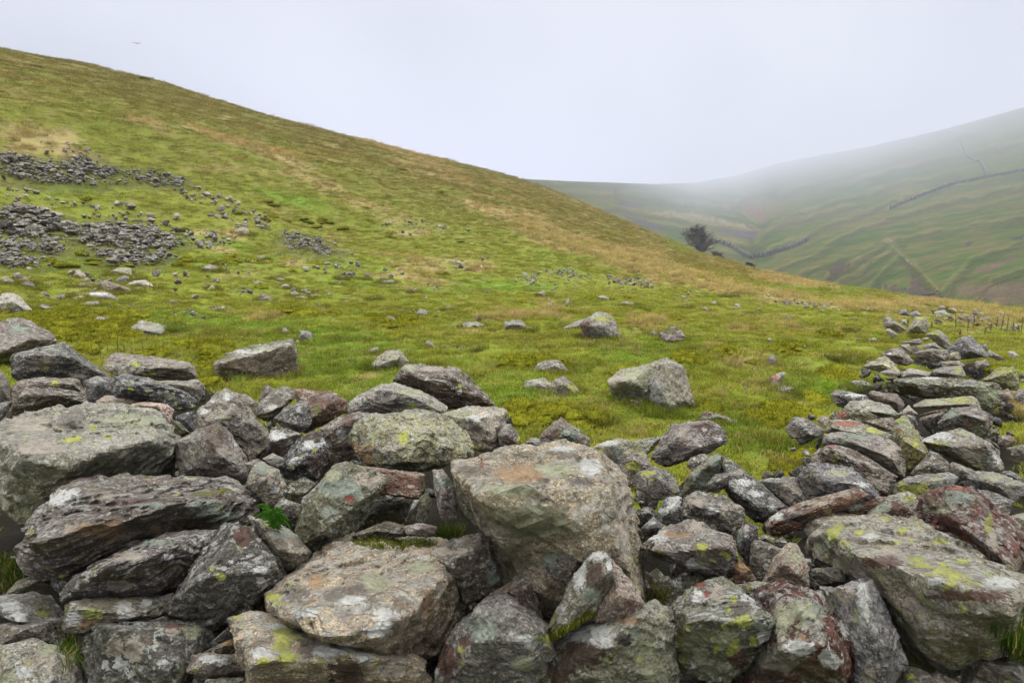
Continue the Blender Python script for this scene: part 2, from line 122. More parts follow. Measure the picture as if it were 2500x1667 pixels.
B5|.95|1|brn|.3|brown stone at the bottom edge right of the twisted rock|900,1520 950,1430 1050,1440 1280,1568 1300,1700 880,1700||1010,1520,40,20,y 940,1460,30,24,p
B5|.96|1|pal|0|small pale stone at the bottom edge left of the corner boulder|1160,1500 1230,1490 1400,1568 1400,1700 1200,1700||
B5|1|1|gry|0|grey stone at the right edge beside the red-brown tent-shaped boulder|1780,540 1882,420 1960,450 1960,760 1850,760||
B5|1.01|1|pgr|.1|pale stone at the right edge above the red-brown tent-shaped boulder|1760,290 1882,260 1960,280 1960,400 1882,400 1800,350||
A5|1|1|blu|0|blue-black boulder with cream rings jutting left from the right wall|60,960 120,870 230,890 350,960 340,1020 280,1030 100,1035|130,900 250,1000|110,980,40,40,p 180,900,20,20,p 250,1000,20,20,p
A5|1.02|1|pal|0|small pale stone wedged behind the blue-black jutting boulder|285,890 340,860 390,870 370,960 330,940||
A5|1|1|dkg|.1|dark humped stone at the far left corner of the right wall|400,700 440,660 540,680 680,710 700,760 620,790 500,800 430,770|450,700|430,730,30,50,p 600,700,60,16,w
A5|.99|1|pal|.1|pale streaked slab of the right wall lying in front of the dark humped stone|500,800 560,750 700,740 850,780 920,850 890,870 780,870 640,800|800,840|
A5|1.02|1|brn|.1|brown slab with a pale rim behind the pale streaked slab|690,690 720,670 900,700 960,780 930,840 850,780 740,740|900,760|
A5|.99|1|olv|.1|grey-olive stone marked by a red lichen spot in the right wall|390,880 420,830 560,800 640,800 760,870 740,900 640,920 400,890||490,855,30,20,rd2
A5|.98|1|brn|.1|brown stone right of the one with the red lichen spot|660,900 880,870 900,920 870,980 750,960||
A5|.97|1|pgr|.3|long tilted slab with a dark end and yellow flecks in the right wall|360,990 400,890 560,890 860,1000 860,1030 600,1000 400,995|400,950 520,980|520,920,90,20,rd2 720,970,50,16,y 770,990,30,10,y
A5|.97|1.1|gry|.1|big rough-topped boulder with a dark hollow face in the right wall|335,1070 360,1010 480,985 700,1010 860,1040 940,1110 960,1330 900,1320 780,1280 560,1110 420,1100|560,1060 860,1180|520,1075,44,24,v2 870,1150,60,70,p 620,1020,110,20,g
A5|.96|1|ylw|.6|smooth leaning stone tinted yellow-green in the middle of the right wall|870,970 890,900 960,860 1040,950 1160,1140 1130,1200 1000,1300 950,1320 900,1100|1120,1150,.8 960,1050|1050,1080,24,60,y2 930,890,30,20,y 1060,1190,26,14,y 980,930,60,50,v 930,970,16,16,rd2
A5|.96|1|drb|.3|brown boulder with cream rings at the grassy left foot of the right wall|255,1200 300,1130 400,1090 540,1110 600,1170 700,1270 910,1330 830,1465 740,1470 600,1290 270,1250|400,1120|440,1190,24,40,y2 300,1200,40,30,p 400,1170,40,24,p 700,1380,110,60,p 410,1100,30,10,rd2
A5|.95|1.1|blu|.1|blocky blue-grey boulder above the long reddish plank-like slab|140,1330 210,1240 400,1240 560,1260 640,1350 760,1480 600,1568 300,1600 210,1480|330,1350 600,1380|240,1400,60,110,o 460,1300,70,24,v 630,1390,60,24,w
A5|1|.8|olv|.15|longest olive-brown slab lying across the right wall|880,590 920,580 1170,570 1690,610 1700,780 1600,830 1480,720 1200,740 950,690|920,605 1560,640|1170,572,60,10,w 1140,680,40,26,p 1215,665,16,16,g 1600,700,80,60,v 950,640,80,30,o
A5|.99|1|pgr|.5|pale green flat slab just in front of the longest slab|1030,790 1100,740 1480,710 1540,760 1540,820 1260,800 1080,800|1100,790 1450,770|1380,740,80,20,y2 1200,760,80,16,v
A5|.99|1.1|brn|.1|big brown boulder on the right side of the wall below the pale green slab|1220,920 1320,810 1480,790 1620,850 1630,950 1570,1040 1300,960|1590,900 1400,840|1460,930,16,14,rd2 1340,860,60,30,g 1540,980,60,40,v
A5|1|.5|gry|0|thin grey slab poking out of a dark slot in the right wall|1080,880 1260,830 1290,840 1180,910 1080,900||
A5|1.01|.5|rus|0|thin rusty slab directly above the thin grey slab in the right wall|1080,850 1290,805 1300,825 1120,870||
A5|.99|1|dkg|0|small dark upright stone behind the yellow-green leaning stone|980,850 1050,870 1070,940 1010,950||
A5|1|1|pal|.1|small pale stone left of the thin rusty slab|920,850 1000,780 1070,850 980,860||
A5|.96|1.2|gry|.3|large boulder with a bright white splash on its top in the right wall|1080,1060 1200,1000 1400,960 1560,1040 1660,1120 1720,1270 1640,1290 1560,1300 1360,1200 1160,1110|1320,1100 1580,1080|1200,1020,110,24,w 1140,1045,60,16,w 1240,1010,60,20,w 1200,1080,80,20,y2 1430,990,60,20,v 1480,1160,90,70,p 1650,1200,40,50,w
A5|.96|1|brn|.1|brown stone wedged right of the yellow-green leaning stone|1010,1310 1160,1130 1240,1170 1320,1230 1290,1290 1100,1330||
A5|.96|1|gry|0|smooth grey stone below the boulder with the white splash|1290,1270 1330,1210 1480,1270 1540,1340 1420,1340 1300,1300||
A5|.96|1|gry|.2|wide grey boulder on the right flank of the wall above the tent-shaped boulder|1500,1290 1700,1300 1882,1380 1960,1420 1882,1450 1800,1520 1560,1430 1440,1340|1650,1370|1640,1330,90,30,v 1800,1380,50,16,v
A5|1|1|dkg|0|flat dark stone at the right foot of the wall|1700,1290 1780,1280 1882,1350 1882,1380 1720,1320||
A5|1|1|gry|0|small grey block topmost of the little group of four at the wall's right side|1590,970 1680,960 1690,1000 1600,1030||
A5|1|1|brn|0|small brown stone of the little group of four at the right side of the wall|1690,1010 1780,1010 1830,1060 1740,1100 1680,1080||
A5|1|1|dkg|0|thin dark stone of the little group of four at the right side of the wall|1590,1030 1680,1080 1700,1120 1600,1060||
A5|1|1|gry|0|grey stone of the little group of four nearest the right edge|1750,1110 1882,1080 1900,1120 1882,1160 1790,1170||
A5|1|1|ylw|.3|wedge with a yellow-green top beyond the right end of the longest slab|1560,590 1680,500 1800,490 1850,600 1840,670 1720,660|1790,520 1620,580|1720,520,80,20,y2
A5|1|1|pnk|0|small tan stone in the dry grass at the right end of the longest slab|1700,690 1760,650 1800,730 1760,760 1710,750||
A5|1|1|gry|0|grey stone at the right edge of the frame beyond the longest slab|1800,680 1882,650 1900,700 1882,770 1810,740||
A5|1|1|gry|.3|flat stone lying just behind the left half of the longest slab|1180,520 1250,490 1400,480 1440,560 1200,560|1230,530|1380,510,26,20,y2
A5|1|1|brn|.1|low stone under the small mossy cube in the far part of the wall|1240,450 1380,440 1440,480 1270,500||
A5|1|1|ylw|.4|small mossy cube in the far part of the wall|1310,380 1390,370 1400,440 1310,440|1330,400|
A5|1|1|pgr|.2|pale flattened stone at the left tip of the far wall|650,490 700,450 820,405 890,470 940,540 900,560 800,510|800,470|
A5|1|1|gry|.2|grey boulder with dark marks behind the pale flattened stone|780,390 860,350 940,340 1040,450 980,480 880,460|930,400|850,385,14,10,w 830,370,40,16,br
A5|1.02|1|pgr|.1|slim pale stone leaning behind the grey boulder with dark marks|930,320 1000,310 1040,400 980,380||
A5|.99|1|gry|0|low stone half sunk in grass left of the flat stones|770,530 860,500 930,550 860,565||
A5|.99|1|pal|.2|row-end pale stone in front of the flat stones of the far wall|940,530 1010,500 1170,530 1160,560 950,570||
A5|1|1|brn|.1|brown-grey boulder in the middle of the far wall|1040,380 1150,345 1300,360 1300,440 1200,460 1060,420|1150,370|
A5|1.01|1|gry|0|flat stone on top of the brown-grey boulder of the far wall|1100,320 1200,300 1250,350 1110,345||
A5|1|1|dkg|0|small dark stone left of the brown-grey boulder of the far wall|1020,340 1060,320 1100,370 1040,380||
A5|1.02|1|brn|0|thin slab bridging stones near the top of the far wall|950,300 1080,270 1110,310 1010,330||
A5|1.03|1|gry|.3|tall stone with green and orange lichen in the far wall|1130,240 1220,200 1290,250 1340,340 1300,360 1210,310|1220,240|1200,230,26,30,y2
A5|1|1|blu|.1|smooth blue-grey peaked boulder on the right of the far wall|1300,350 1380,270 1480,250 1520,310 1600,390 1590,410 1480,400 1400,430 1310,390|1430,280 1480,370|1400,320,10,10,w
A5|1.03|1|blu|0|small blue stone behind the smooth blue-grey peaked boulder|1540,330 1590,310 1610,360 1570,370||
A5|1|1|gry|.1|low speckled stone right of the smooth blue-grey peaked boulder|1590,400 1620,360 1740,430 1690,440||
A5|1|1|gry|0|low grey stone in front of the smooth blue-grey peaked boulder|1500,450 1600,430 1620,480 1520,500||
A5|1|1|pal|0|small pale stone in the grass near the dead dock stems on the right|1750,370 1800,365 1860,410 1780,415||
A5|1|1|gry|.1|leaning grey slab at the far tip of the wall, left of the green-topped stone|800,110 840,100 980,200 930,230 810,180|900,160|
A5|1|1|pal|0|pale splinter below the leaning grey slab at the far tip of the wall|820,210 850,190 920,250 870,262||
A5|1|1|ggr|.4|peaked stone with a green-yellow cap at the far tip of the wall|980,220 1050,100 1130,110 1160,170 1130,230 1000,230|1060,170|1090,110,40,16,y2
A5|1.02|1|pal|.1|small pale block between the leaning slab and the green-capped stone|940,130 980,120 990,170 940,160||
A5|1.03|1|brn|0|rough brown stone at the very end of the far wall|920,50 980,45 1010,100 920,90||
A5|1.03|1|gry|.1|grey stone next to the rough brown one at the very end of the far wall|1000,80 1070,55 1100,100 1020,110||
A5|1.03|1|pgr|.2|pale rounded stone standing right of the far wall end|1190,65 1270,50 1320,100 1210,105||
"""
FIELD = """
A2|brn|.15|big rectangular block with a tilted flat top standing alone in the grass|95,460 200,380 650,290 680,340 705,570 520,600 430,590 320,560 240,600 180,610 110,580|110,465 400,390 655,310|350,370,110,14,w 450,350,80,14,v 130,410,60,20,m
A2|pgr|.1|helmet-shaped grey boulder in the grass above the rubble crest|1255,500 1320,420 1400,370 1490,355 1560,460 1500,510 1400,530 1300,520|1420,440 1480,420|
A2|pgr|.1|small stone behind the helmet-shaped boulder|1250,360 1320,330 1335,370 1260,395||
A2|blu|0|cube-like blue-grey stone in the grass beyond the big rectangular block|720,280 730,210 790,215 840,250 835,300 760,310|750,240|
A2|gry|0|half buried grey stone left of the cube-like one|550,235 610,185 670,240 600,248||
A2|gry|0|pebble-sized stone touching the cube-like one|680,320 710,280 735,310 700,330||
A2|gry|.1|narrow slanting stone in the middle of the field|1690,300 1720,290 1800,350 1790,370 1720,345||
A2|gry|.1|low arched stone in the field centre|1325,140 1370,110 1430,100 1490,150 1470,165 1400,140||
A2|gry|.1|rough heap-shaped stone in the field centre|1595,95 1650,40 1700,60 1705,105 1620,108||
A3|pgr|.1|low loaf-shaped stone in the field|395,195 420,150 520,145 620,185 610,210 430,210|500,170|
A3|gry|.1|squared brown-grey stone in the field right of the loaf-shaped one|720,200 730,140 850,130 890,175 885,215 760,210|750,165 860,165|
A3|gry|0|small flat stone touching the squared brown-grey one|880,190 900,175 960,200 950,215 890,217||
A3|gry|.1|sloping tail of rock at the left of the large humped boulder|1140,205 1250,150 1340,120 1380,180 1220,215||1190,210,24,8,w
A3|gry|.2|large humped boulder with yellow streaks and straw at its foot in mid field|1310,160 1420,75 1460,65 1540,95 1600,230 1600,260 1560,315 1490,300 1440,250 1320,200|1400,180 1480,170|1420,100,60,20,v 1480,120,70,20,y2 1350,170,40,30,br
A3|gry|.1|low grey boulder behind the twin stones|940,535 990,460 1090,430 1150,445 1215,520 1100,548||
A3|pgr|.1|left-hand stone of the twin pair in the near grass|875,650 900,595 1030,575 1090,620 1060,670 1010,700 900,680|1000,620|900,650,26,30,g
A3|gry|.3|right-hand streaked stone of the twin pair in the near grass|1075,650 1110,590 1180,560 1260,620 1320,720 1180,760 1110,720|1170,620|1100,680,30,30,v 1240,660,30,60,y2
A3|gry|0|small round stone in the near grass behind the pyramid boulder|1400,920 1440,885 1490,910 1470,945 1410,940||
A4|pgr|.2|largest boulder in the field with a pale left shoulder and cracked brown face|235,620 265,475 400,435 530,490 555,560 550,670 595,750 550,790 320,840 260,750|400,480,1.1 330,640,1.2 480,560,.7 420,780|0,590,60,50,p 60,590,40,50,p 150,560,110,60,v 310,700,60,110,w2
A4|brn|0|flat stone in grass at the left foot of the largest field boulder|120,740 210,745 245,810 150,790||
A4|drb|.1|dark bedded boulder with a tilted mossy face in the field|345,280 350,230 400,190 470,175 530,230 540,280 430,325 380,290|400,290|420,210,50,20,m2
A4|drb|0|small dark stone left of the dark bedded boulder|255,240 300,205 335,240 330,280||
A4|gry|0|narrow low stone lying in the grass right of the dark bedded boulder|730,360 790,375 835,410 810,428 740,385||
A4|gry|0|upright split stone standing alone in the field|1175,440 1190,400 1225,400 1245,440 1230,500 1190,515|1215,430|
A4|pal|0|slanting plank-shaped stone with a red lichen spot in the field|1190,570 1290,525 1310,540 1230,655 1212,640||1215,570,30,20,rd2
A4|gry|0|small dark stone at the foot of the slanting plank-shaped stone|1240,670 1290,635 1380,650 1350,680 1250,710||
A4|gry|.1|long low stone sunk in grass behind the knobbly perched boulder|660,890 690,830 800,850 960,910 970,940 800,895||700,850,40,14,br
A4|pal|0|pale crusty stone at the foot of the largest field boulder|310,865 330,830 400,850 490,870 400,885||
A4|gry|0|speckled stone in the grassy hollow left of the blocky blue-grey boulder|1310,1240 1440,1250 1400,1290 1330,1280||
A4|brn|0|low brown stone in the grass left of the right wall|1420,1085 1520,1075 1590,1100 1480,1120||
A4|gry|0||990,640 1010,635 1035,680 1010,682||
A4|gry|0||500,390 560,400 540,420 510,415||
A4|gry|0||580,345 640,340 650,360 590,362||
A1|pgr|.1|low pale outcrop with a dark notch behind the dead stalks on the left|870,265 1020,180 1090,140 1160,150 1190,160 1260,170 1300,220 1290,250 1100,275 900,270|1040,190 1200,220|1220,190,40,16,g
A1|gry|.1|dark flat stone under yellow moss on the left|715,140 750,100 900,130 940,130 880,160 720,170||
A1|gry|0||740,95 770,70 805,90||
C1|pal|.15|large pale rounded boulder at the left edge of the field|-40,1300 0,1250 20,1220 80,1215 150,1240 230,1330 270,1395 150,1400 40,1360|100,1270|60,1310,60,20,v 20,1340,40,20,or
C1|ggr|.1||0,1100 40,1080 110,1120 110,1150 0,1152||
C1|gry|.1||100,1100 190,1085 230,1110 150,1130||
C1|drb|.1||160,1140 220,1115 270,1150 270,1180 200,1178||
C1|pnk|.1|rounded pale stone standing in the left field|520,1090 560,1040 610,1030 660,1080 650,1100 540,1102||
C1|brn|0||590,1145 640,1130 670,1160 620,1175||
C1|gry|0||345,1165 380,1135 390,1160||
C1|drb|0||850,1080 870,1050 920,1060 930,1090 860,1092||
C1|pgr|.2|pale backing boulder of the stone cluster in the left field|850,1040 920,1015 1000,1020 1010,1070 930,1080||
C1|dkg|0|dark angular stone in front of the cluster in the left field|880,1120 920,1085 980,1080 990,1100 950,1150 890,1145|900,1110|
C1|brn|0||980,1100 1020,1080 1060,1100 1000,1130||
C1|pal|.1|long pale boulder at the right end of the cluster in the left field|965,1150 1020,1120 1120,1110 1175,1160 1120,1170||
C1|brn|0|long brown wedge below the cluster in the left field|760,1130 800,1110 1000,1180 1030,1220 820,1200 800,1180||
C1|gry|.1|slanting slab with a white edge in the left field|680,1205 820,1200 940,1275 850,1280 700,1240||750,1215,70,10,w
C1|gry|0||620,1300 680,1275 750,1270 770,1305 700,1312||
C1|pgr|0||520,1260 620,1225 670,1250 600,1268||
C1|brn|0||1280,1270 1320,1260 1420,1305 1300,1302||
C1|pal|0||1600,1325 1690,1335 1710,1350 1620,1342||
C1|pal|.6|pointed stone with a yellow lichen flank in the left field|1580,1190 1630,1140 1665,1190 1620,1200||1600,1185,24,16,y
C1|gry|0||1530,1020 1600,990 1670,1020 1620,1050||
C1|dkg|0||300,1310 340,1295 520,1380 440,1370||
C2|brn|.1||410,1260 430,1210 530,1250 535,1285 420,1287||
C2|gry|.1||650,1210 690,1190 720,1215 680,1250||
C2|pal|0||690,1240 760,1230 830,1270 750,1268||
C2|gry|0||715,1200 770,1175 820,1215 770,1220||
C2|gry|0||510,1105 560,1085 615,1105 600,1125||
C2|gry|0||570,1160 620,1135 680,1175 600,1182||
C2|gry|0||980,1135 1040,1125 1045,1150 1000,1148||
C2|gry|0||1020,1080 1070,1080 1075,1110 1030,1112||
C2|gry|0||1340,1115 1440,1110 1460,1135 1360,1138||
C2|gry|0||1170,1095 1240,1095 1230,1110||
C2|gry|0||1580,1180 1620,1170 1635,1205 1590,1212||
C2|gry|0||1680,1250 1700,1230 1715,1270||
C2|pal|0||1260,1250 1310,1230 1325,1260 1290,1264||
C2|gry|0||930,1215 960,1205 975,1230||
C2|ggr|0||390,950 400,925 460,920 470,970 400,972||
C2|pgr|0||215,740 300,700 340,730 330,770 260,765||
C2|dkg|0||860,1290 880,1285 915,1330 890,1328||
C3|gry|0||975,1050 1030,1030 1045,1085 1000,1070||
C3|gry|0||1165,1135 1215,1095 1245,1125 1190,1145||
C3|gry|0|pointed upright stone with a straw tuft at its foot in the field|1050,1170 1060,1130 1085,1125 1110,1175||
C3|pal|0||1085,1225 1130,1210 1175,1245 1120,1243||
C3|gry|0||1300,1220 1340,1200 1370,1225||
C3|pgr|.1||1430,1085 1480,1070 1525,1085 1525,1115||
C3|ggr|.1||1610,1130 1660,1115 1750,1145 1690,1158||
C3|dkg|0||550,1045 600,1030 620,1050 580,1062||
C3|dkg|0||275,1180 290,1145 350,1195 290,1195||
C3|pal|0||205,1200 225,1185 240,1210||
C3|drb|0|dark earthy stone with a white spot in the field|510,855 540,830 570,860 540,872||555,845,10,12,w
C3|gry|0||490,1460 530,1460 570,1500 520,1498||
C4|gry|0||730,1135 770,1110 790,1150 750,1152||
C4|pal|0||920,1135 960,1135 965,1165 930,1162||
C4|pnk|0||670,1165 700,1155 750,1200 700,1198||
C4|gry|0||510,1150 580,1150 570,1172 520,1170||
C4|gry|0||530,1125 545,1095 575,1125||
C4|gry|0||960,1065 1000,1040 1050,1068||
C4|gry|0||830,1085 860,1065 920,1085||
C4|gry|0||655,1075 690,1062 690,1082||
C4|dkg|0||1310,1240 1330,1225 1370,1270 1330,1268||
C4|pal|0||1800,1345 1830,1320 1860,1355||
C4|gry|0||1015,1215 1090,1200 1090,1222||
A5|pal|0||660,50 690,35 740,55 730,72 670,66||
A5|gry|0||800,70 840,58 880,65 870,86 810,84||
A5|gry|0||1450,110 1470,85 1530,105 1500,142||
A5|gry|0||400,405 480,385 490,420 420,425||
A5|brn|0||490,425 580,405 630,440 560,452||
A5|gry|0||550,600 640,588 750,640 700,662 600,652||
A5|pal|0||690,275 740,262 780,290 770,310 700,290||
A5|gry|0||540,205 600,195 600,225 560,222||
"""
# scree and stone scatters: tile|count|min,max size in tile px|label|outline of the patch
SCREE = """
C1|150|14,50|dark slaty stone in the higher scree band on the left slope|0,170 200,190 500,270 570,390 300,395 120,330 0,310
C1|110|14,50|dark slaty stone in the higher scree band on the left slope|520,200 700,220 900,250 920,300 910,390 600,400 500,270
C1|70|12,46|dark slaty stone in the right tail of the higher scree band|960,300 1250,300 1420,370 1390,400 1200,405 960,350
C1|18|14,40|pale stone scattered just above the higher scree band|400,70 640,70 740,130 540,190 440,170
C1|110|20,90|grey block in the lower left boulder patch of the slope|0,600 130,590 330,600 450,690 620,760 250,800 0,790
C1|90|16,56|grey stone in the low scree strip at the left edge|0,820 450,840 500,880 460,930 0,930
C1|80|16,50|grey stone in the low scree strip at the left edge|0,930 340,990 150,1025 0,1020
C1|230|18,66|grey stone in the widest scree patch of the left slope|640,710 900,690 1250,760 1380,870 1000,885 780,860 600,830
C1|110|16,60|grey stone in the strip below the widest scree patch|700,900 950,910 1320,940 1230,1005 820,1005
C1|45|16,56|grey stone in the small scree patch by the straw grass|1350,740 1600,760 1860,820 1800,850 1620,880 1480,860
C2|110|12,46|slaty stone in the separate scree patch on the middle slope|590,780 700,770 900,830 1030,925 900,935 780,900 650,880
C2|55|12,40|stone of the loose scatter on the right part of the slope|1350,700 1550,650 1760,660 1880,750 1800,760 1450,760
C1|60|10,44|stone of the loose scatter between the scree bands|1360,400 1640,440 1880,540 1880,620 1700,560 1420,520
C2|50|12,50|stone of the loose scatter between the scree bands|0,600 200,530 360,560 560,680 420,770 260,720 100,690
C1|30|16,60|stone of the loose scatter between the scree bands|780,530 960,540 1180,600 1320,720 1180,700 860,650
C1|60|10,40|stone of the loose scatter between the scree bands|0,400 400,480 980,620 560,680 0,580
C2|44|16,54|small stone strewn along the foot of the slope|380,900 1080,900 1700,1120 900,1100 100,1060
C3|34|14,44|small stone strewn along the foot of the slope|0,820 700,780 1500,1000 1500,1100 200,900
C3|50|14,36|stone in the broken line of a ruined wall at the slope foot|1030,890 1210,890 1340,930 1330,945 1100,920 1030,905
C3|60|14,40|stone in the broken line of a ruined wall at the slope foot|1520,960 1660,945 1870,990 1860,1015 1600,1000
C3|24|14,44|stone in the broken line of a ruined wall at the slope foot|840,930 990,920 1020,960 920,985 850,960
C4|40|12,34|stone in the low row of stones at the right of the field|1240,1105 1380,1120 1700,1160 1690,1180 1400,1155 1250,1130
C4|26|16,44|small stone dotted over the right half of the field|0,1030 1200,1060 1880,1200 1880,1560 900,1560 0,1300
C3|26|16,48|small stone dotted over the middle of the field|0,1000 1100,980 1600,1100 1600,1500 0,1500
C1|46|18,64|small stone dotted over the left field|0,1020 1880,1060 1880,1400 900,1450 300,1300
C2|34|18,60|small stone dotted over the left field|0,1060 1880,1100 1880,1400 0,1400
A5|50|14,60|stone of the spread rubble to the right of the far wall|1100,50 1882,160 1882,240 1500,200 1150,130
A5|40|20,60|small loose stone at the edges of the right wall|640,540 1000,300 1300,200 1700,440 1882,600 1882,780 1600,900 900,560
"""
import bpy, bmesh, math, random
import numpy as np
from mathutils import Vector

random.seed(7)
RNG = np.random.default_rng(11)
R = math.radians
scene = bpy.context.scene
COL = scene.collection

# ================================================================ camera
F = 2500.0 * 24 / 36
PITCH = R(10)
CP, SP = math.cos(PITCH), math.sin(PITCH)
cam_d = bpy.data.cameras.new('camera'); cam = bpy.data.objects.new('camera', cam_d); COL.objects.link(cam)
cam_d.lens = 24; cam_d.sensor_width = 36; cam_d.clip_start = 0.05; cam_d.clip_end = 20000
cam.location = (0, 0, 0); cam.rotation_euler = (math.pi/2 - PITCH, 0, 0)
scene.camera = cam

def ray(u, v):
    """directions through photo pixels, scaled so that the horizontal length is 1"""
    u = np.asarray(u, float); v = np.asarray(v, float)
    a = (u - 1250) / F; b = (833.5 - v) / F
    x = a; y = CP + b * SP; z = -SP + b * CP
    h = np.sqrt(x*x + y*y)
    return x / h, y / h, z / h
def project(x, y, z):
    yc = y * SP + z * CP; zc = np.maximum(y * CP - z * SP, 1e-3)
    return 1250 + F * x / zc, 833.5 - F * yc / zc

# ================================================================ noise
_perm = np.random.default_rng(3).permutation(256); _perm = np.concatenate([_perm, _perm, _perm])
_grad = np.random.default_rng(4).normal(size=(256, 3)); _grad /= np.linalg.norm(_grad, axis=1)[:, None]
def perlin(p):
    p = np.asarray(p, float); i = np.floor(p).astype(int); f = p - i; i &= 255
    w = f*f*f*(f*(f*6-15)+10)
    out = 0
    for dx in (0, 1):
        for dy in (0, 1):
            for dz in (0, 1):
                h = _perm[_perm[_perm[(i[:, 0]+dx) & 255] + ((i[:, 1]+dy) & 255)] + ((i[:, 2]+dz) & 255)]
                g = _grad[h]
                d = g[:, 0]*(f[:, 0]-dx) + g[:, 1]*(f[:, 1]-dy) + g[:, 2]*(f[:, 2]-dz)
                wt = (w[:, 0] if dx else 1-w[:, 0])*(w[:, 1] if dy else 1-w[:, 1])*(w[:, 2] if dz else 1-w[:, 2])
                out = out + d*wt
    return out * 1.6
def fbm(p, oct=4, gain=.5):
    s = 0; a = 1; t = 0
    for k in range(oct):
        s = s + a*perlin(p*(2.03**k) + 17.3*k); t += a; a *= gain
    return s / t * 1.6
def ss(a, b, x):
    t = np.clip((x-a)/(b-a), 0, 1); return t*t*(3-2*t)

# ================================================================ terrain
def curve_az(pts):
    """image curve (u, v, r) -> azimuth, radius, height"""
    u, v, r = np.array(pts, float).T
    x, y, z = ray(u, v)
    az = np.arctan2(x, y)
    o = np.argsort(az)
    return az[o], r[o], (z*r)[o]
SKY = curve_az([(-500, 20, 110), (-200, 90, 120), (0, 128, 130), (200, 163, 140), (400, 212, 150), (600, 272, 160), (900, 348, 185), (1100, 395, 210),
                (1250, 432, 235), (1400, 487, 215), (1500, 530, 195), (1600, 575, 175), (1700, 617, 150), (1850, 662, 115), (2000, 694, 80),
                (2200, 722, 55), (2500, 757, 34), (2800, 775, 26), (3300, 790, 22)])
FOOT = curve_az([(-500, 640, 17), (0, 652, 20), (600, 690, 21), (1250, 702, 24), (1700, 712, 27), (2000, 735, 28), (2300, 765, 24), (2500, 790, 20), (3300, 830, 14)])
# height profile across each direction
def terrain_base(az, r):
    fa = np.interp(az, FOOT[0], FOOT[1]); fz = np.interp(az, FOOT[0], FOOT[2])
    sa = np.interp(az, SKY[0], SKY[1]); sz = np.interp(az, SKY[0], SKY[2])
    near = -1.62 + 0.0*az - .10*ss(.2, .75, az)*np.clip(r/8, 0, 1)
    midr = 10.0; midz = -1.62 - .18*ss(.1, .7, az) + .12*ss(0., -.6, az)
    z = near + (midz-near)*ss(2, midr, r)
    t1 = np.clip((r-midr)/np.maximum(fa-midr, 2), 0, 1)
    t1s = t1*t1*(3-2*t1)*.5 + t1*.5
    z = np.where(r > midr, midz + (fz-midz)*t1s, z)
    t2 = np.clip((r-fa)/(sa-fa), 0, 1)
    left = ss(.35, -.3, az)
    zz = fz + (sz-fz)*(t2 + .10*left*np.sin(t2*math.pi)*(1-t2*.3) - .05*left*np.sin(np.clip(t2*5, 0, 1)*math.pi))
    z = np.where(r > fa, zz, z)
    t3 = np.clip((r-sa)/sa, 0, 4)
    drop = left*(.01*sz*t3 - .02*sa*t3*t3) + (1-left)*(sz*t3*1.0 - .16*sa*t3)
    z = np.where(r > sa, sz + drop, z)
    return z
def terrain_z(x, y):
    x = np.atleast_1d(np.asarray(x, float)); y = np.atleast_1d(np.asarray(y, float))
    r = np.maximum(np.hypot(x, y), .05); az = np.arctan2(x, y)
    z = terrain_base(np.clip(az, -1.5, 1.5), r)
    back = ss(1.3, 2.4, np.abs(az)); z = z*(1-back) + (-1.62)*back
    p = np.stack([x, y, x*0], 1)
    far = ss(15, 60, r)
    z += (fbm(p*.9, 3)*.05*(1-far*.3) + fbm(p*.25+5, 3)*.10*ss(6, 14, r) + fbm(p*.06+9, 3)*.45*far*(1-.9*ss(.2, .8, az))
          + fbm(p*3.1+3, 2)*.042 - np.abs(fbm(p*1.6+33, 2))*.05) * ss(1.0, 4, r)
    # shallow terracettes that creep round the slope
    z += far * .14*np.sin((z*1.7 + fbm(p*.05, 2)*4)) * ss(.5, -.2, az)
    return z
GA = np.linspace(-1.25, 1.25, 1300); GL = np.linspace(math.log(.9), math.log(330), 560)
_a, _l = np.meshgrid(GA, GL, indexing='ij')
GZ = terrain_z((np.sin(_a)*np.exp(_l)).ravel(), (np.cos(_a)*np.exp(_l)).ravel()).reshape(_a.shape)
def tz(x, y):
    x = np.atleast_1d(np.asarray(x, float)); y = np.atleast_1d(np.asarray(y, float))
    a = np.clip((np.arctan2(x, y)-GA[0])/(GA[1]-GA[0]), 0, len(GA)-1.001); l = np.clip((np.log(np.maximum(np.hypot(x, y), .9))-GL[0])/(GL[1]-GL[0]), 0, len(GL)-1.001)
    i = a.astype(int); j = l.astype(int); fa = a-i; fl_ = l-j
    return (GZ[i, j]*(1-fl_)+GZ[i, j+1]*fl_)*(1-fa)+(GZ[i+1, j]*(1-fl_)+GZ[i+1, j+1]*fl_)*fa
RS = np.exp(np.linspace(math.log(1.0), math.log(300), 1400))
def hit_ground(u, v, h=0.0):
    """first point of the ground (raised by h) met by the ray through a photo pixel"""
    x, y, z = ray(u, v)
    x, y, z = float(x), float(y), float(z)
    g = tz(x*RS, y*RS) + h
    below = (z*RS) <= g
    k = int(np.argmax(below)) if below.any() else len(RS)-1
    return float(RS[k])

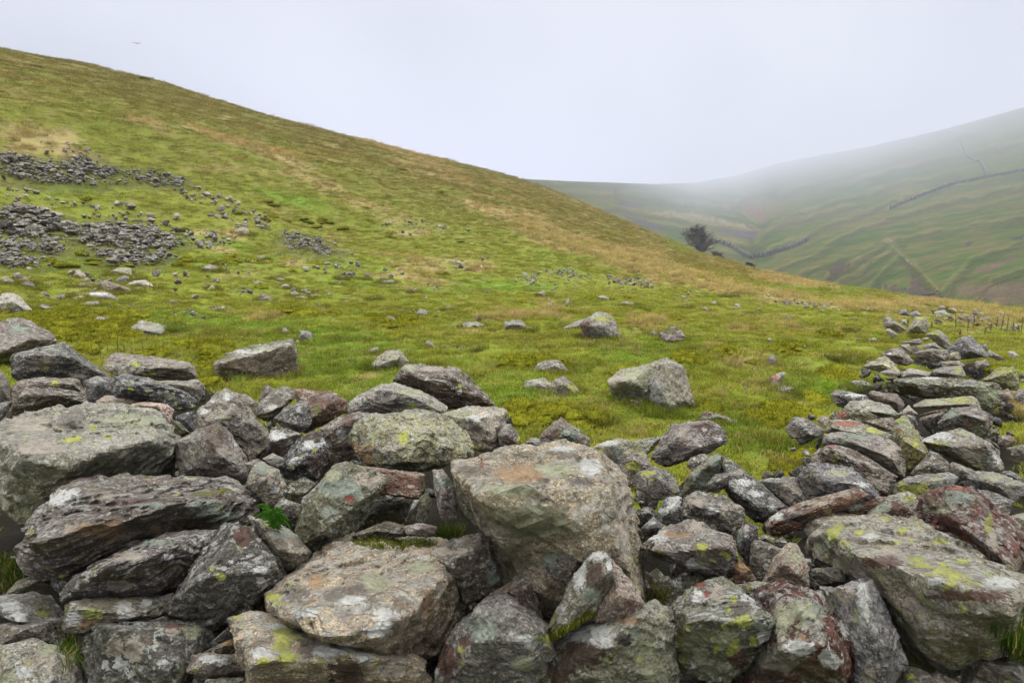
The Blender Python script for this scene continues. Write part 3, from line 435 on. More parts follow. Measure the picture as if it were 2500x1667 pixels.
# ---------------------------------------------------------------- where straw, bright and mossy grass grow
STRAW = [  # u, v, half length, half height, angle, strength
    (1290, 545, 150, 13, 17, 1), (1480, 610, 190, 24, 17, 1), (1700, 680, 180, 20, 15, .8), (1900, 720, 160, 12, 10, .8), (1350, 590, 120, 14, 16, .8), (1180, 505, 70, 5, 22, .8),
    (700, 400, 110, 26, 25, .6), (830, 470, 120, 26, 22, .5), (560, 345, 110, 16, 20, .6), (90, 340, 110, 40, 10, .7), (60, 235, 80, 14, 12, .5), (330, 290, 90, 14, 18, .6),
    (1010, 660, 75, 20, 0, .9), (1160, 650, 60, 12, 0, .5), (540, 572, 80, 12, 8, .9), (545, 612, 50, 10, 0, .8), (640, 650, 45, 9, 0, .7), (720, 640, 40, 10, 0, .7), (1000, 570, 60, 10, 0, .5),
    (1000, 380, 150, 20, 20, .4), (60, 360, 60, 12, 0, .7), (1600, 790, 60, 14, 0, .6), (2080, 745, 120, 10, 3, .9), (2300, 745, 170, 9, 4, .7), (2440, 780, 90, 22, 0, .5), (1930, 690, 90, 7, 8, .8),
    (1340, 755, 30, 14, 0, .9), (2470, 990, 60, 30, 0, .8), (1500, 925, 60, 16, 0, .5), (1240, 770, 60, 10, 0, .5), (1560, 690, 120, 8, 8, .5), (1800, 880, 90, 20, 0, .35), (1780, 800, 130, 16, 0, .35),
    (350, 820, 60, 10, 0, .5), (640, 775, 60, 10, 0, .6), (1100, 900, 60, 12, 0, .35), (1560, 1050, 40, 14, 0, .6)]
GREEN = [(820, 870, 170, 60, 0, 1), (1100, 700, 260, 16, 0, .7), (1850, 1060, 160, 50, 0, .9), (700, 500, 90, 26, 10, .3), (1930, 705, 170, 8, 0, .8), (400, 780, 120, 20, 0, .6), (1650, 590, 60, 16, 25, .35),
         (560, 790, 200, 16, 0, .6), (2000, 960, 90, 50, 0, .6), (1250, 980, 150, 30, 0, .4), (1650, 1000, 200, 30, 0, .4), (60, 470, 120, 12, 0, .3), (1560, 860, 100, 20, 0, .6), (500, 640, 300, 12, 0, .5), (950, 990, 200, 60, 0, .7)]
MOSS = [(180, 790, 160, 34, 0, .9), (520, 880, 40, 50, 0, 1), (1330, 1020, 110, 26, 0, 1), (1560, 905, 60, 20, 0, .8), (1890, 1030, 50, 30, 0, 1), (1930, 860, 40, 12, 0, .9), (1950, 1130, 80, 30, 0, .9),
        (1680, 880, 60, 12, 0, .7), (1130, 840, 60, 10, 0, .6), (960, 790, 60, 12, 0, .7), (700, 760, 40, 10, 0, .8), (330, 640, 300, 16, 0, .6), (2000, 970, 60, 20, 0, .6), (2230, 980, 40, 16, 0, .7), (1300, 890, 60, 14, 0, .8),
        (1760, 870, 50, 10, 0, .6), (1260, 880, 50, 10, 0, .6), (760, 545, 200, 16, 10, .35), (2040, 925, 50, 20, 0, .6), (230, 860, 40, 24, 0, .9)]
def blobs(u, v, B):
    m = np.zeros_like(u)
    for (bu, bv, a, b, ang, s) in B:
        c, sn = math.cos(R(ang)), math.sin(R(ang))
        du = (u-bu)*c + (v-bv)*sn; dv = -(u-bu)*sn + (v-bv)*c
        m = np.maximum(m, s*np.exp(-((du/a)**2 + (dv/b)**2)))
    return m
def grass_fields(x, y, z):
    """straw, bright-green, moss and darkness amounts of the turf at world points"""
    u, v = project(x, y, z); ok = (y > .3)
    r = np.hypot(x, y)
    p = np.stack([x, y, x*0], 1)
    n1 = fbm(p*.9+31, 4); n2 = fbm(p*.22+71, 4); n3 = fbm(p*2.3+51, 3); n4 = fbm(p*.05+11, 3)
    az = np.arctan2(x, y)
    # streaks along the slope
    q = np.stack([x*.04, z*1.1, y*.04], 1); n5 = fbm(q+3, 4)
    far = ss(20, 60, r)
    st = ss(.26, .72, np.where(ok, blobs(u, v, STRAW), 0) * (1 + .9*n1*(1-far*.5) + .6*n5*far) + .18 + .34*n2 + .26*n4 + .32*n1*(1-far) + .30*n5*far + .10*n3)
    st = np.maximum(st, .55*ss(.25, .7, n1*.8+n3*.5))
    gr = ss(.25, .7, np.where(ok, blobs(u, v, GREEN), 0)*(1+.5*n1) + .22 - .35*n2 + .15*n3)
    mo = ss(.40, .80, np.where(ok, blobs(u, v, MOSS), 0)*(1+.6*n3) + .10 + .40*fbm(p*.9+91, 3) + .40*n3) * (1-.6*far)
    dk = .5 + .5*np.clip(fbm(p*1.3+131, 3)*1.4, -1, 1)  # dark mottling: old grass plus hummock shade put into the tint
    return st, gr, mo, dk
C_GRASS = np.array([.300, .372, .042]); C_GREEN = np.array([.225, .375, .036]); C_STRAW = np.array([.48, .39, .17]); C_MOSS = np.array([.200, .210, .018]); C_OLD_SHADE = np.array([.150, .142, .024])
C_HILL = np.array([.232, .212, .046])
def turf_colour(x, y, z, pick=None):
    st, gr, mo, dk = grass_fields(x, y, z)
    if pick is not None:   # single tufts are straw or green, never a blend
        n0 = len(x); st0 = st; st = np.where(pick.random(n0) < st*1.15+.05, pick.uniform(.55, 1, n0), st*.12); dk = np.clip(dk+pick.normal(0, .35, n0), 0, 1.3)
    far = ss(18, 70, np.hypot(x, y))[:, None]
    c = C_GRASS*(1-far) + C_HILL*far
    c = c*(1-gr[:, None]) + C_GREEN*gr[:, None]
    c = c*(1-(.58-.16*far)*dk[:, None]) + C_OLD_SHADE*(.58-.16*far)*dk[:, None]
    c = c*(1-.65*mo[:, None]) + C_MOSS*.65*mo[:, None]
    c = c*(1-.9*st[:, None]) + C_STRAW*.9*st[:, None]
    if pick is not None: st = st0
    return c*.66, st, mo

# ================================================================ helpers
def tag(o, label=None, cat=None, group=None, kind=None):
    if label: o['label'] = label
    if cat: o['category'] = cat
    if group: o['group'] = group
    if kind: o['kind'] = kind
    return o
def mesh_np(name, V, Fc, mat=None, smooth=True, loc=None, parent=None, cols=None):
    V = np.asarray(V, dtype=np.float32)
    me = bpy.data.meshes.new(name)
    if isinstance(Fc, np.ndarray):
        n, k = Fc.shape
        me.vertices.add(len(V)); me.vertices.foreach_set('co', V.ravel())
        me.loops.add(n*k); me.loops.foreach_set('vertex_index', Fc.astype(np.int32).ravel())
        me.polygons.add(n); me.polygons.foreach_set('loop_start', np.arange(0, n*k, k, dtype=np.int32))
        me.polygons.foreach_set('loop_total', np.full(n, k, dtype=np.int32))
        me.update(calc_edges=True)
    else:
        me.from_pydata([tuple(v) for v in V], [], Fc); me.update()
    me.polygons.foreach_set('use_smooth', np.full(len(me.polygons), smooth))
    for cn, ca in (cols or {}).items():
        if ca.ndim == 1:
            a = me.attributes.new(cn, 'FLOAT', 'POINT'); a.data.foreach_set('value', ca.astype(np.float32))
        else:
            a = me.attributes.new(cn, 'FLOAT_COLOR', 'POINT')
            if ca.shape[1] == 3: ca = np.concatenate([ca, np.ones((len(ca), 1))], 1)
            a.data.foreach_set('color', ca.astype(np.float32).ravel())
    if mat: me.materials.append(mat)
    o = bpy.data.objects.new(name, me); COL.objects.link(o)
    if loc is not None: o.location = loc
    if parent is not None: o.parent = parent
    return o

# ================================================================ node helper
class NT:
    def __init__(s, mat):
        s.m = mat; mat.use_nodes = True; s.t = mat.node_tree; s.t.nodes.clear()
        s.out = s.t.nodes.new('ShaderNodeOutputMaterial')
    def n(s, typ, **kw):
        nd = s.t.nodes.new(typ)
        for k, v in kw.items():
            if k.startswith('_'): setattr(nd, k[1:], v)
        return nd
    def l(s, a, b): s.t.links.new(a, b)
    def put(s, sock, v):
        if hasattr(v, 'is_output') or isinstance(v, bpy.types.NodeSocket): s.l(v, sock)
        else:
            if sock.type == 'RGBA' and len(v) == 3: v = (*v, 1)
            sock.default_value = v
    def math(s, op, a, b=0.0, c=0.0, clamp=False):
        nd = s.t.nodes.new('ShaderNodeMath'); nd.operation = op; nd.use_clamp = clamp
        s.put(nd.inputs[0], a); s.put(nd.inputs[1], b); s.put(nd.inputs[2], c); return nd.outputs[0]
    def vmath(s, op, a, b=(0, 0, 0)):
        nd = s.t.nodes.new('ShaderNodeVectorMath'); nd.operation = op
        s.put(nd.inputs[0], a); 
        if op == 'SCALE': s.put(nd.inputs['Scale'], b)
        else: s.put(nd.inputs[1], b)
        return nd.outputs[0]
    def mix(s, f, a, b, blend='MIX'):
        nd = s.t.nodes.new('ShaderNodeMix'); nd.data_type = 'RGBA'; nd.blend_type = blend
        s.put(nd.inputs[0], f); s.put(nd.inputs[6], a); s.put(nd.inputs[7], b); return nd.outputs[2]
    def noise(s, vec, scale, detail=4, rough=.55, dist=0.0):
        nd = s.t.nodes.new('ShaderNodeTexNoise'); s.put(nd.inputs['Vector'], vec); nd.inputs['Scale'].default_value = scale
        nd.inputs['Detail'].default_value = detail; nd.inputs['Roughness'].default_value = rough; nd.inputs['Distortion'].default_value = dist
        return nd.outputs['Fac']
    def vor(s, vec, scale, feature='F1', rand=1.0):
        nd = s.t.nodes.new('ShaderNodeTexVoronoi'); nd.feature = feature; s.put(nd.inputs['Vector'], vec); nd.inputs['Scale'].default_value = scale
        nd.inputs['Randomness'].default_value = rand
        return nd
    def ramp(s, x, lo, hi, a=0.0, b=1.0):
        nd = s.t.nodes.new('ShaderNodeMapRange'); nd.interpolation_type = 'SMOOTHSTEP'; nd.clamp = True
        s.put(nd.inputs[0], x); s.put(nd.inputs[1], lo); s.put(nd.inputs[2], hi); s.put(nd.inputs[3], a); s.put(nd.inputs[4], b); return nd.outputs[0]
    def attr(s, name, typ='GEOMETRY'):
        nd = s.t.nodes.new('ShaderNodeAttribute'); nd.attribute_name = name; nd.attribute_type = typ; return nd
    def bump(s, h, strength, dist, normal=None):
        nd = s.t.nodes.new('ShaderNodeBump'); nd.inputs['Strength'].default_value = strength; nd.inputs['Distance'].default_value = dist
        s.put(nd.inputs['Height'], h)
        if normal is not None: s.l(normal, nd.inputs['Normal'])
        return nd.outputs[0]

# ================================================================ materials
def rock_material():
    m = bpy.data.materials.new('lichened_rock'); t = NT(m)
    tc = t.n('ShaderNodeTexCoord'); oi = t.n('ShaderNodeObjectInfo')
    off = t.vmath('SCALE', (37.1, 91.7, 53.3), oi.outputs['Random'])
    P = t.vmath('ADD', tc.outputs['Object'], off)
    base = t.attr('tint').outputs['Color']
    geo = t.n('ShaderNodeNewGeometry')
    sep = t.n('ShaderNodeSeparateXYZ'); t.l(geo.outputs['Normal'], sep.inputs[0]); up = sep.outputs[2]
    Pw0 = P
    n_big = t.noise(P, 3.0, 5, .6); n_mid = t.noise(P, 11, 6, .65, .6); n_fine = t.noise(P, 60, 6, .7); n_gr = t.noise(P, 230, 4, .7)
    # stone itself
    c = t.mix(t.ramp(n_big, .30, .72), t.mix(1.0, base, (.58, .54, .54), 'MULTIPLY'), t.mix(1.0, base, (1.22, 1.19, 1.14), 'MULTIPLY'))
    c = t.mix(t.ramp(n_mid, .5, .72, 0, .6), c, t.mix(1.0, base, (.75, .58, .47), 'MULTIPLY'))
    c = t.mix(t.ramp(t.noise(P, 38, 12, .82), .50, .66, 0, .7), c, t.mix(1.0, base, (.36, .33, .31), 'MULTIPLY'))
    vg = t.vor(Pw0, 210); sg = t.n('ShaderNodeSeparateColor'); t.l(vg.outputs['Color'], sg.inputs[0])
    c = t.mix(t.ramp(sg.outputs[0], .62, .80, 0, .55), c, t.mix(1.0, base, (.38, .35, .32), 'MULTIPLY'))
    c = t.mix(t.ramp(sg.outputs[1], .76, .88, 0, .55), c, t.mix(1.0, base, (2.0, 1.95, 1.85), 'MULTIPLY'))
    c = t.mix(t.ramp(n_gr, .52, .62, 0, .35), c, t.mix(1.0, base, (1.7, 1.65, 1.6), 'MULTIPLY'))
    # patchy olive tint on the steep and lower sides
    side_tint = t.math('MULTIPLY', t.ramp(up, .35, -.25), t.ramp(t.noise(P, 5.5, 4, .6, .4), .46, .66, 0, .38))
    c = t.mix(side_tint, c, (.085, .082, .03))
    # broad pale crusts made of merging discs
    wob = t.vmath('ADD', P, t.vmath('SCALE', t.n('ShaderNodeTexNoise').outputs['Color'], .0))
    nz = t.t.nodes.new('ShaderNodeTexNoise'); t.l(P, nz.inputs['Vector']); nz.inputs['Scale'].default_value = 28; nz.inputs['Detail'].default_value = 4
    Pw = t.vmath('ADD', P, t.vmath('SCALE', t.vmath('SUBTRACT', nz.outputs['Color'], (.5, .5, .5)), .035))
    v1 = t.vor(Pw, 17)
    disc = t.math('SUBTRACT', t.ramp(v1.outputs['Distance'], .56, .50), 0)
    sc = t.n('ShaderNodeSeparateColor'); t.l(v1.outputs['Color'], sc.inputs[0])
    area = t.noise(P, 4.2, 3, .6)
    crustamt = t.attr('crust').outputs['Fac']
    gate = t.ramp(t.math('ADD', t.math('MULTIPLY', sc.outputs[0], .45), t.math('ADD', area, t.math('ADD', crustamt, t.math('MULTIPLY', up, .10)))), .96, 1.06)
    mask = t.math('MULTIPLY', disc, gate)
    mask = t.math('MULTIPLY', mask, t.ramp(t.noise(P, 75, 8, .8), .42, .56))
    crustc = t.mix(sc.outputs[1], (.30, .285, .26), (.27, .24, .205))
    crustc = t.mix(t.ramp(n_fine, .4, .65, 0, .6), crustc, (.42, .415, .40))
    c = t.mix(t.math('MULTIPLY', mask, .85), c, crustc)
    # ragged pale-grey bloom
    bl = t.ramp(t.math('ADD', t.noise(P, 17, 12, .80, .9), t.math('MULTIPLY', up, .06)), .555, .585)
    c = t.mix(t.math('MULTIPLY', bl, .80), c, t.mix(n_fine, (.25, .26, .215), (.58, .57, .52)))
    # small white discs
    v2 = t.vor(Pw, 60); s2 = t.n('ShaderNodeSeparateColor'); t.l(v2.outputs['Color'], s2.inputs[0])
    m2 = t.math('MULTIPLY', t.ramp(t.math('ADD', v2.outputs['Distance'], t.math('MULTIPLY', n_gr, .5)), .62, .50), t.ramp(t.math('ADD', s2.outputs[0], t.math('MULTIPLY', area, .9)), 1.24, 1.30))
    c = t.mix(t.math('MULTIPLY', m2, .85), c, (.50, .52, .49))
    dkp = t.ramp(t.noise(P, 13, 12, .86, 1.2), .51, .55, 0, .80)
    c = t.mix(dkp, c, t.mix(1.0, base, (.34, .31, .27), 'MULTIPLY'))
    # dark seams between crust lobes
    ve = t.vor(Pw, 21, 'DISTANCE_TO_EDGE'); seam = t.math('MULTIPLY', t.ramp(ve.outputs['Distance'], .10, .02), t.ramp(t.noise(P, 5.1, 4, .7), .48, .60, 0, .6))
    c = t.mix(seam, c, t.mix(1.0, base, (.30, .28, .25), 'MULTIPLY'))
    # blackish specks
    v4 = t.vor(Pw, 75); s4 = t.n('ShaderNodeSeparateColor'); t.l(v4.outputs['Color'], s4.inputs[0])
    m4 = t.math('MULTIPLY', t.ramp(v4.outputs['Distance'], .45, .3), t.ramp(s4.outputs[1], .72, .80))
    c = t.mix(t.math('MULTIPLY', m4, .55), c, (.045, .042, .04))
    # yellow map lichen
    v3 = t.vor(Pw, 26); s3 = t.n('ShaderNodeSeparateColor'); t.l(v3.outputs['Color'], s3.inputs[0])
    ya = t.attr('yellow').outputs['Fac']
    m3 = t.math('MULTIPLY', t.ramp(t.math('ADD', v3.outputs['Distance'], t.math('MULTIPLY', t.noise(P, 70, 6, .8), .7)), .74, .66), t.ramp(t.math('ADD', t.math('ADD', s3.outputs[2], t.math('MULTIPLY', t.noise(P, 3.1, 3, .6), .7)), t.math('MULTIPLY', ya, .36)), 1.33, 1.39))
    m3 = t.math('MULTIPLY', m3, t.ramp(t.noise(P, 120, 4, .7), .38, .50))
    c = t.mix(t.math('MULTIPLY', m3, .9), c, t.mix(n_fine, (.30, .32, .12), (.43, .45, .09)))
    # individual marks recorded on this rock
    mk = t.attr('mark'); mc = mk.outputs['Color']; ma = t.attr('marka').outputs['Fac']
    edge = t.math('ADD', ma, t.math('MULTIPLY', t.math('SUBTRACT', t.noise(P, 30, 10, .80, .7), .5), 1.7))
    vl = t.vor(Pw, 62); edge = t.math('ADD', t.math('SUBTRACT', edge, t.math('MULTIPLY', vl.outputs['Distance'], .42)), .21)
    mm = t.ramp(edge, .47, .50)
    mm = t.math('MULTIPLY', mm, t.ramp(t.math('ADD', t.noise(P, 140, 5, .8), t.math('MULTIPLY', ma, .25)), .46, .58, .25, 1.0))
    mm = t.math('MULTIPLY', mm, t.attr('marks').outputs['Fac'])
    mc = t.mix(1.0, mc, (.95, .94, .92), 'MULTIPLY')
    mcol = t.mix(t.ramp(n_fine, .42, .66, 0, .55), mc, t.mix(1.0, mc, (.55, .53, .5), 'MULTIPLY'))
    mcol = t.mix(t.ramp(n_gr, .5, .7, 0, .4), mcol, t.mix(1.0, mc, (1.35, 1.35, 1.35), 'MULTIPLY'))
    c = t.mix(mm, c, mcol)
    # relief
    b = t.noise(P, 24, 10, .70, .4)
    b2 = t.noise(P, 110, 8, .85)
    cr = t.vor(t.vmath('MULTIPLY', Pw, (1, 1, 2.2)), 9, 'DISTANCE_TO_EDGE')
    crk = t.math('MULTIPLY', t.ramp(cr.outputs['Distance'], .0, .035, -1, 0), t.ramp(t.noise(P, 6, 3, .6), .52, .62))
    h = t.math('ADD', t.math('MULTIPLY', b, 1.0), t.math('ADD', t.math('MULTIPLY', crk, .22), t.math('MULTIPLY', b2, .28)))
    vb = t.vor(Pw0, 95); h = t.math('ADD', h, t.math('MULTIPLY', vb.outputs['Distance'], .16))
    h = t.math('ADD', h, t.math('ADD', t.math('MULTIPLY', t.math('ADD', mask, bl), .12), t.math('MULTIPLY', mm, .10)))
    nrm = t.bump(h, 1.0, .050)
    c = t.mix(t.math('MULTIPLY', t.math('MULTIPLY', crk, -1), .6), c, (.03, .027, .025))
    bs = t.n('ShaderNodeBsdfPrincipled'); t.put(bs.inputs['Base Color'], c); t.put(bs.inputs['Roughness'], t.ramp(n_mid, .3, .7, .62, .9)); t.l(nrm, bs.inputs['Normal'])
    bs.inputs['Specular IOR Level'].default_value = .35
    t.l(bs.outputs[0], t.out.inputs[0])
    return m
M_ROCK = rock_material()

def ground_material():
    m = bpy.data.materials.new('turf_soil'); t = NT(m)
    tc = t.n('ShaderNodeTexCoord'); P = tc.outputs['Object']
    c = t.attr('tint').outputs['Color']
    n = t.noise(P, 3.1, 8, .75); n2 = t.noise(P, 16, 5, .7)
    c = t.mix(t.ramp(n, .35, .66, 0, .5), c, t.mix(1.0, c, (.50, .50, .45), 'MULTIPLY'))
    c = t.mix(t.ramp(n2, .5, .7, 0, .5), c, t.mix(1.0, c, (1.5, 1.4, 1.25), 'MULTIPLY'))
    pf = t.noise(P, .8, 9, .8)
    c = t.mix(t.ramp(pf, .52, .66, 0, .3), c, (.045, .05, .015))
    bs = t.n('ShaderNodeBsdfPrincipled'); t.put(bs.inputs['Base Color'], c); bs.inputs['Roughness'].default_value = 1; bs.inputs['Specular IOR Level'].default_value = .1
    t.l(t.bump(t.math('ADD', n, t.math('MULTIPLY', n2, .3)), .7, .12), bs.inputs['Normal'])
    t.l(bs.outputs[0], t.out.inputs[0]); return m
M_GROUND = ground_material()

def far_material():
    m = bpy.data.materials.new('far_moor'); t = NT(m)
    tc = t.n('ShaderNodeTexCoord'); P = tc.outputs['Object']
    c = t.attr('tint').outputs['Color']
    n = t.noise(P, .035, 9, .72); n2 = t.noise(P, .16, 6, .75)
    c = t.mix(t.ramp(n, .38, .60, 0, .6), c, t.mix(1.0, c, (.55, .62, .55), 'MULTIPLY'))
    c = t.mix(t.ramp(n2, .48, .62, 0, .6), c, t.mix(1.0, c, (1.7, 1.45, 1.3), 'MULTIPLY'))
    bs = t.n('ShaderNodeBsdfPrincipled'); t.put(bs.inputs['Base Color'], c); bs.inputs['Roughness'].default_value = 1; bs.inputs['Specular IOR Level'].default_value = .05
    t.l(t.bump(n, .5, 2.5), bs.inputs['Normal'])
    t.l(bs.outputs[0], t.out.inputs[0]); return m
M_FAR = far_material()

def blade_material(name, instanced=True, tint=None, trans=.25):
    m = bpy.data.materials.new(name); t = NT(m)
    c = t.attr('tint', 'INSTANCER').outputs['Color'] if tint is None else t.mix(0.0, tint, tint)
    bv = t.attr('bv').outputs['Fac']; ti = t.attr('tip').outputs['Fac']
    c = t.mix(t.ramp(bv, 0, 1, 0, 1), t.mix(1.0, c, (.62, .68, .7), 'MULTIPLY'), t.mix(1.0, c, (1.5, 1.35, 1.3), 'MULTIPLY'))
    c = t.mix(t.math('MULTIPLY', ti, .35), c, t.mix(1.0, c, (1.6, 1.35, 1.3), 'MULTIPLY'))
    dead = t.ramp(bv, .86, .9, 0, .7)
    c = t.mix(dead, c, (.34, .25, .10))
    d = t.n('ShaderNodeBsdfDiffuse'); t.l(c, d.inputs[0]); tr = t.n('ShaderNodeBsdfTranslucent'); t.l(c, tr.inputs[0])
    mx = t.n('ShaderNodeMixShader'); mx.inputs[0].default_value = trans; t.l(d.outputs[0], mx.inputs[1]); t.l(tr.outputs[0], mx.inputs[2])
    t.l(mx.outputs[0], t.out.inputs[0]); return m
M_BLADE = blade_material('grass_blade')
def plain(name, col, rough=.9, scale=20, var=.5, bumpd=.01):
    m = bpy.data.materials.new(name); t = NT(m)
    tc = t.n('ShaderNodeTexCoord'); n = t.noise(tc.outputs['Object'], scale, 6, .7)
    c = t.mix(t.ramp(n, .3, .7), tuple(x*(1-var) for x in col), tuple(min(1, x*(1+var)) for x in col))
    bs = t.n('ShaderNodeBsdfPrincipled'); t.put(bs.inputs['Base Color'], c); bs.inputs['Roughness'].default_value = rough; bs.inputs['Specular IOR Level'].default_value = .2
    t.l(t.bump(n, .6, bumpd), bs.inputs['Normal']); t.l(bs.outputs[0], t.out.inputs[0]); return m

# ================================================================ near ground sheet
azs = np.concatenate([np.linspace(-math.pi, -1.1, 60)[:-1], np.linspace(-1.1, -.8, 60)[:-1], np.linspace(-.8, .8, 900), np.linspace(.8, 1.1, 60)[1:], np.linspace(1.1, math.pi, 60)[1:]])
rs = np.concatenate([np.linspace(.02, 1.0, 6)[:-1], np.exp(np.linspace(0, math.log(60), 300))[:-1], np.exp(np.linspace(math.log(60), math.log(700), 130))])
A, Rr = np.meshgrid(azs, rs, indexing='ij')
X = (np.sin(A)*Rr).ravel(); Y = (np.cos(A)*Rr).ravel(); Z = terrain_z(X, Y)
na, nr = A.shape
idx = np.arange(na*nr).reshape(na, nr)
quads = np.stack([idx[:-1, :-1], idx[:-1, 1:], idx[1:, 1:], idx[1:, :-1]], -1).reshape(-1, 4)
tc_, st_, mo_ = turf_colour(X, Y, Z)

# ================================================================ rocks
PAL = dict(gry=(.235, .222, .200), dkg=(.135, .129, .122), boo=(0, 0, 0), blk=(.078, .077, .080), blu=(.180, .183, .190), pur=(.215, .196, .185), brn=(.185, .158, .128), drb=(.120, .096, .076),
           rus=(.205, .112, .076), red=(.150, .056, .038), pal=(.410, .395, .350), pnk=(.385, .315, .270), bei=(.430, .370, .295), grn=(.390, .415, .250), ggr=(.205, .208, .148),
           olv=(.095, .092, .038), pgr=(.335, .340, .262), ylw=(.290, .290, .160), lay=(.130, .113, .100), slb=(.300, .265, .230), twi=(.275, .280, .290))
MARK = dict(w=(.64, .65, .63), w2=(.42, .42, .40), y=(.45, .48, .10), y2=(.36, .38, .09), v=(.40, .42, .28), v2=(.23, .235, .15), g=(.29, .34, .28), g2=(.27, .26, .21), p=(.45, .395, .33), b=(.105, .085, .068),
            bm=(.085, .050, .034), br=(.115, .055, .038), r=(.125, .068, .048), r2=(.26, .155, .085), m=(.13, .14, .012), m2=(.11, .11, .025), o=(.095, .090, .038), k=(.035, .033, .03),
            rd=(.30, .075, .055), rd2=(.36, .12, .09), **{'or': (.42, .27, .14), 'or2': (.34, .23, .13)})
_ico = {}
def ico(sub):
    if sub not in _ico:
        bm = bmesh.new(); bmesh.ops.create_icosphere(bm, subdivisions=sub, radius=1)
        bm.verts.ensure_lookup_table()
        V = np.array([v.co for v in bm.verts]); Fc = np.array([[v.index for v in f.verts] for f in bm.faces]); bm.free(); _ico[sub] = (V, Fc)
    return _ico[sub]
def hull_planes(pts, merge=0):
    bm = bmesh.new()
    for p in pts: bm.verts.new(p)
    res = bmesh.ops.convex_hull(bm, input=bm.verts)
    bmesh.ops.recalc_face_normals(bm, faces=bm.faces)
    c = pts.mean(0); N = []; D = []; Ar = []
    for f in bm.faces:
        n = np.array(f.normal); q = np.array(f.verts[0].co); d = n @ (q-c)
        if np.linalg.norm(n) < .5: continue
        if d < 0: n, d = -n, -d
        N.append(n); D.append(max(d, 1e-4)); Ar.append(f.calc_area())
    bm.free()
    N, D = np.array(N), np.array(D)
    if merge:   # a few broad fracture planes; the small facets only trim the corners
        o = np.argsort(-np.array(Ar)); kept = []
        for i in o:
            if all(N[i] @ N[j] < merge for j in kept): kept.append(i)
        for i in range(len(N)):
            if i not in kept: D[i] *= 1.05
    return N, D
def rock_shape(pts, sub, rng, rough=1.0, chips=5, strata=0.0, sharp=150):
    """a weathered boulder filling the convex hull of the surveyed corner points"""
    c = pts.mean(0); q = pts-c
    U, S, Vt = np.linalg.svd(q, full_matrices=False)
    ext = np.maximum(np.abs(q @ Vt.T).max(0), .18*np.abs(q).max())
    N, D = hull_planes(pts, .93)
    size = float(np.linalg.norm(q.max(0)-q.min(0)))/1.7
    n_main = len(N)
    for k in range(chips*2):   # broken facets tilted a little off the main fracture planes
        n = N[rng.integers(n_main)]+rng.normal(0, .24, 3); n /= np.linalg.norm(n)
        N = np.vstack([N, n]); D = np.append(D, (q @ n).max()*rng.uniform(.95, .995))
    for k in range(chips):
        n = rng.normal(size=3); n /= np.linalg.norm(n)
        h = (q @ n).max(); N = np.vstack([N, n]); D = np.append(D, h*(rng.uniform(.93, .975) if k < 2 else rng.uniform(.97, .997)))
    V, Fc = ico(sub)
    d = (V*ext) @ Vt; d /= np.linalg.norm(d, axis=1)[:, None]
    t = np.maximum(d @ N.T, 0)/D
    rad = (t**sharp).sum(1)**(-1/sharp)
    P = d*rad[:, None]
    seed = rng.uniform(0, 200, 3)
    w = P/size
    disp = fbm(w*1.7+seed, 3)*.013*size + np.abs(fbm(w*6.5+seed+9, 4))*-.032*size + fbm((P*18)+seed, 4)*.009*min(1, size*3)
    k1 = perlin(w*2.6+seed+23); q1 = k1*4; disp += (np.floor(q1)+ss(.0, .12, q1-np.floor(q1))-q1)/4*.085*size
    # flat-based spalls
    s = perlin(w*3.1+seed+40); disp -= ss(.12, .2, s)*.022*size
    s = perlin(w*7.3+seed+80); disp -= ss(.15, .22, s)*.011*size
    if strata > 0:
        b = np.array([.18, -.12, 1.0]) if strata < 2 else np.array([.35, 0, 1.0]); b /= np.linalg.norm(b)
        hh = (P @ b)/(.055*max(size, .3)) + fbm(w*2+seed, 3)*1.6
        k = np.floor(hh); fr = hh-k
        lay = perlin(np.stack([k*.73+seed[0], (P @ np.array([1, .3, 0]))*3, k*0+.5], 1))
        disp += (lay*.035*size - .02*size*np.exp(-((fr-.5)/.12)**2)*(np.abs(lay) > .15))*min(strata, 1)
    P = P + d*(disp*rough)[:, None]
    return P + c, Fc
def px_pts(tile, s):
    ox, oy = TILES[tile]; out = []
    for w in s.split():
        a = [float(k) for k in w.split(',')]
        out.append((ox+a[0]/TS, oy+a[1]/TS, a[2] if len(a) > 2 else 1.0))
    return out
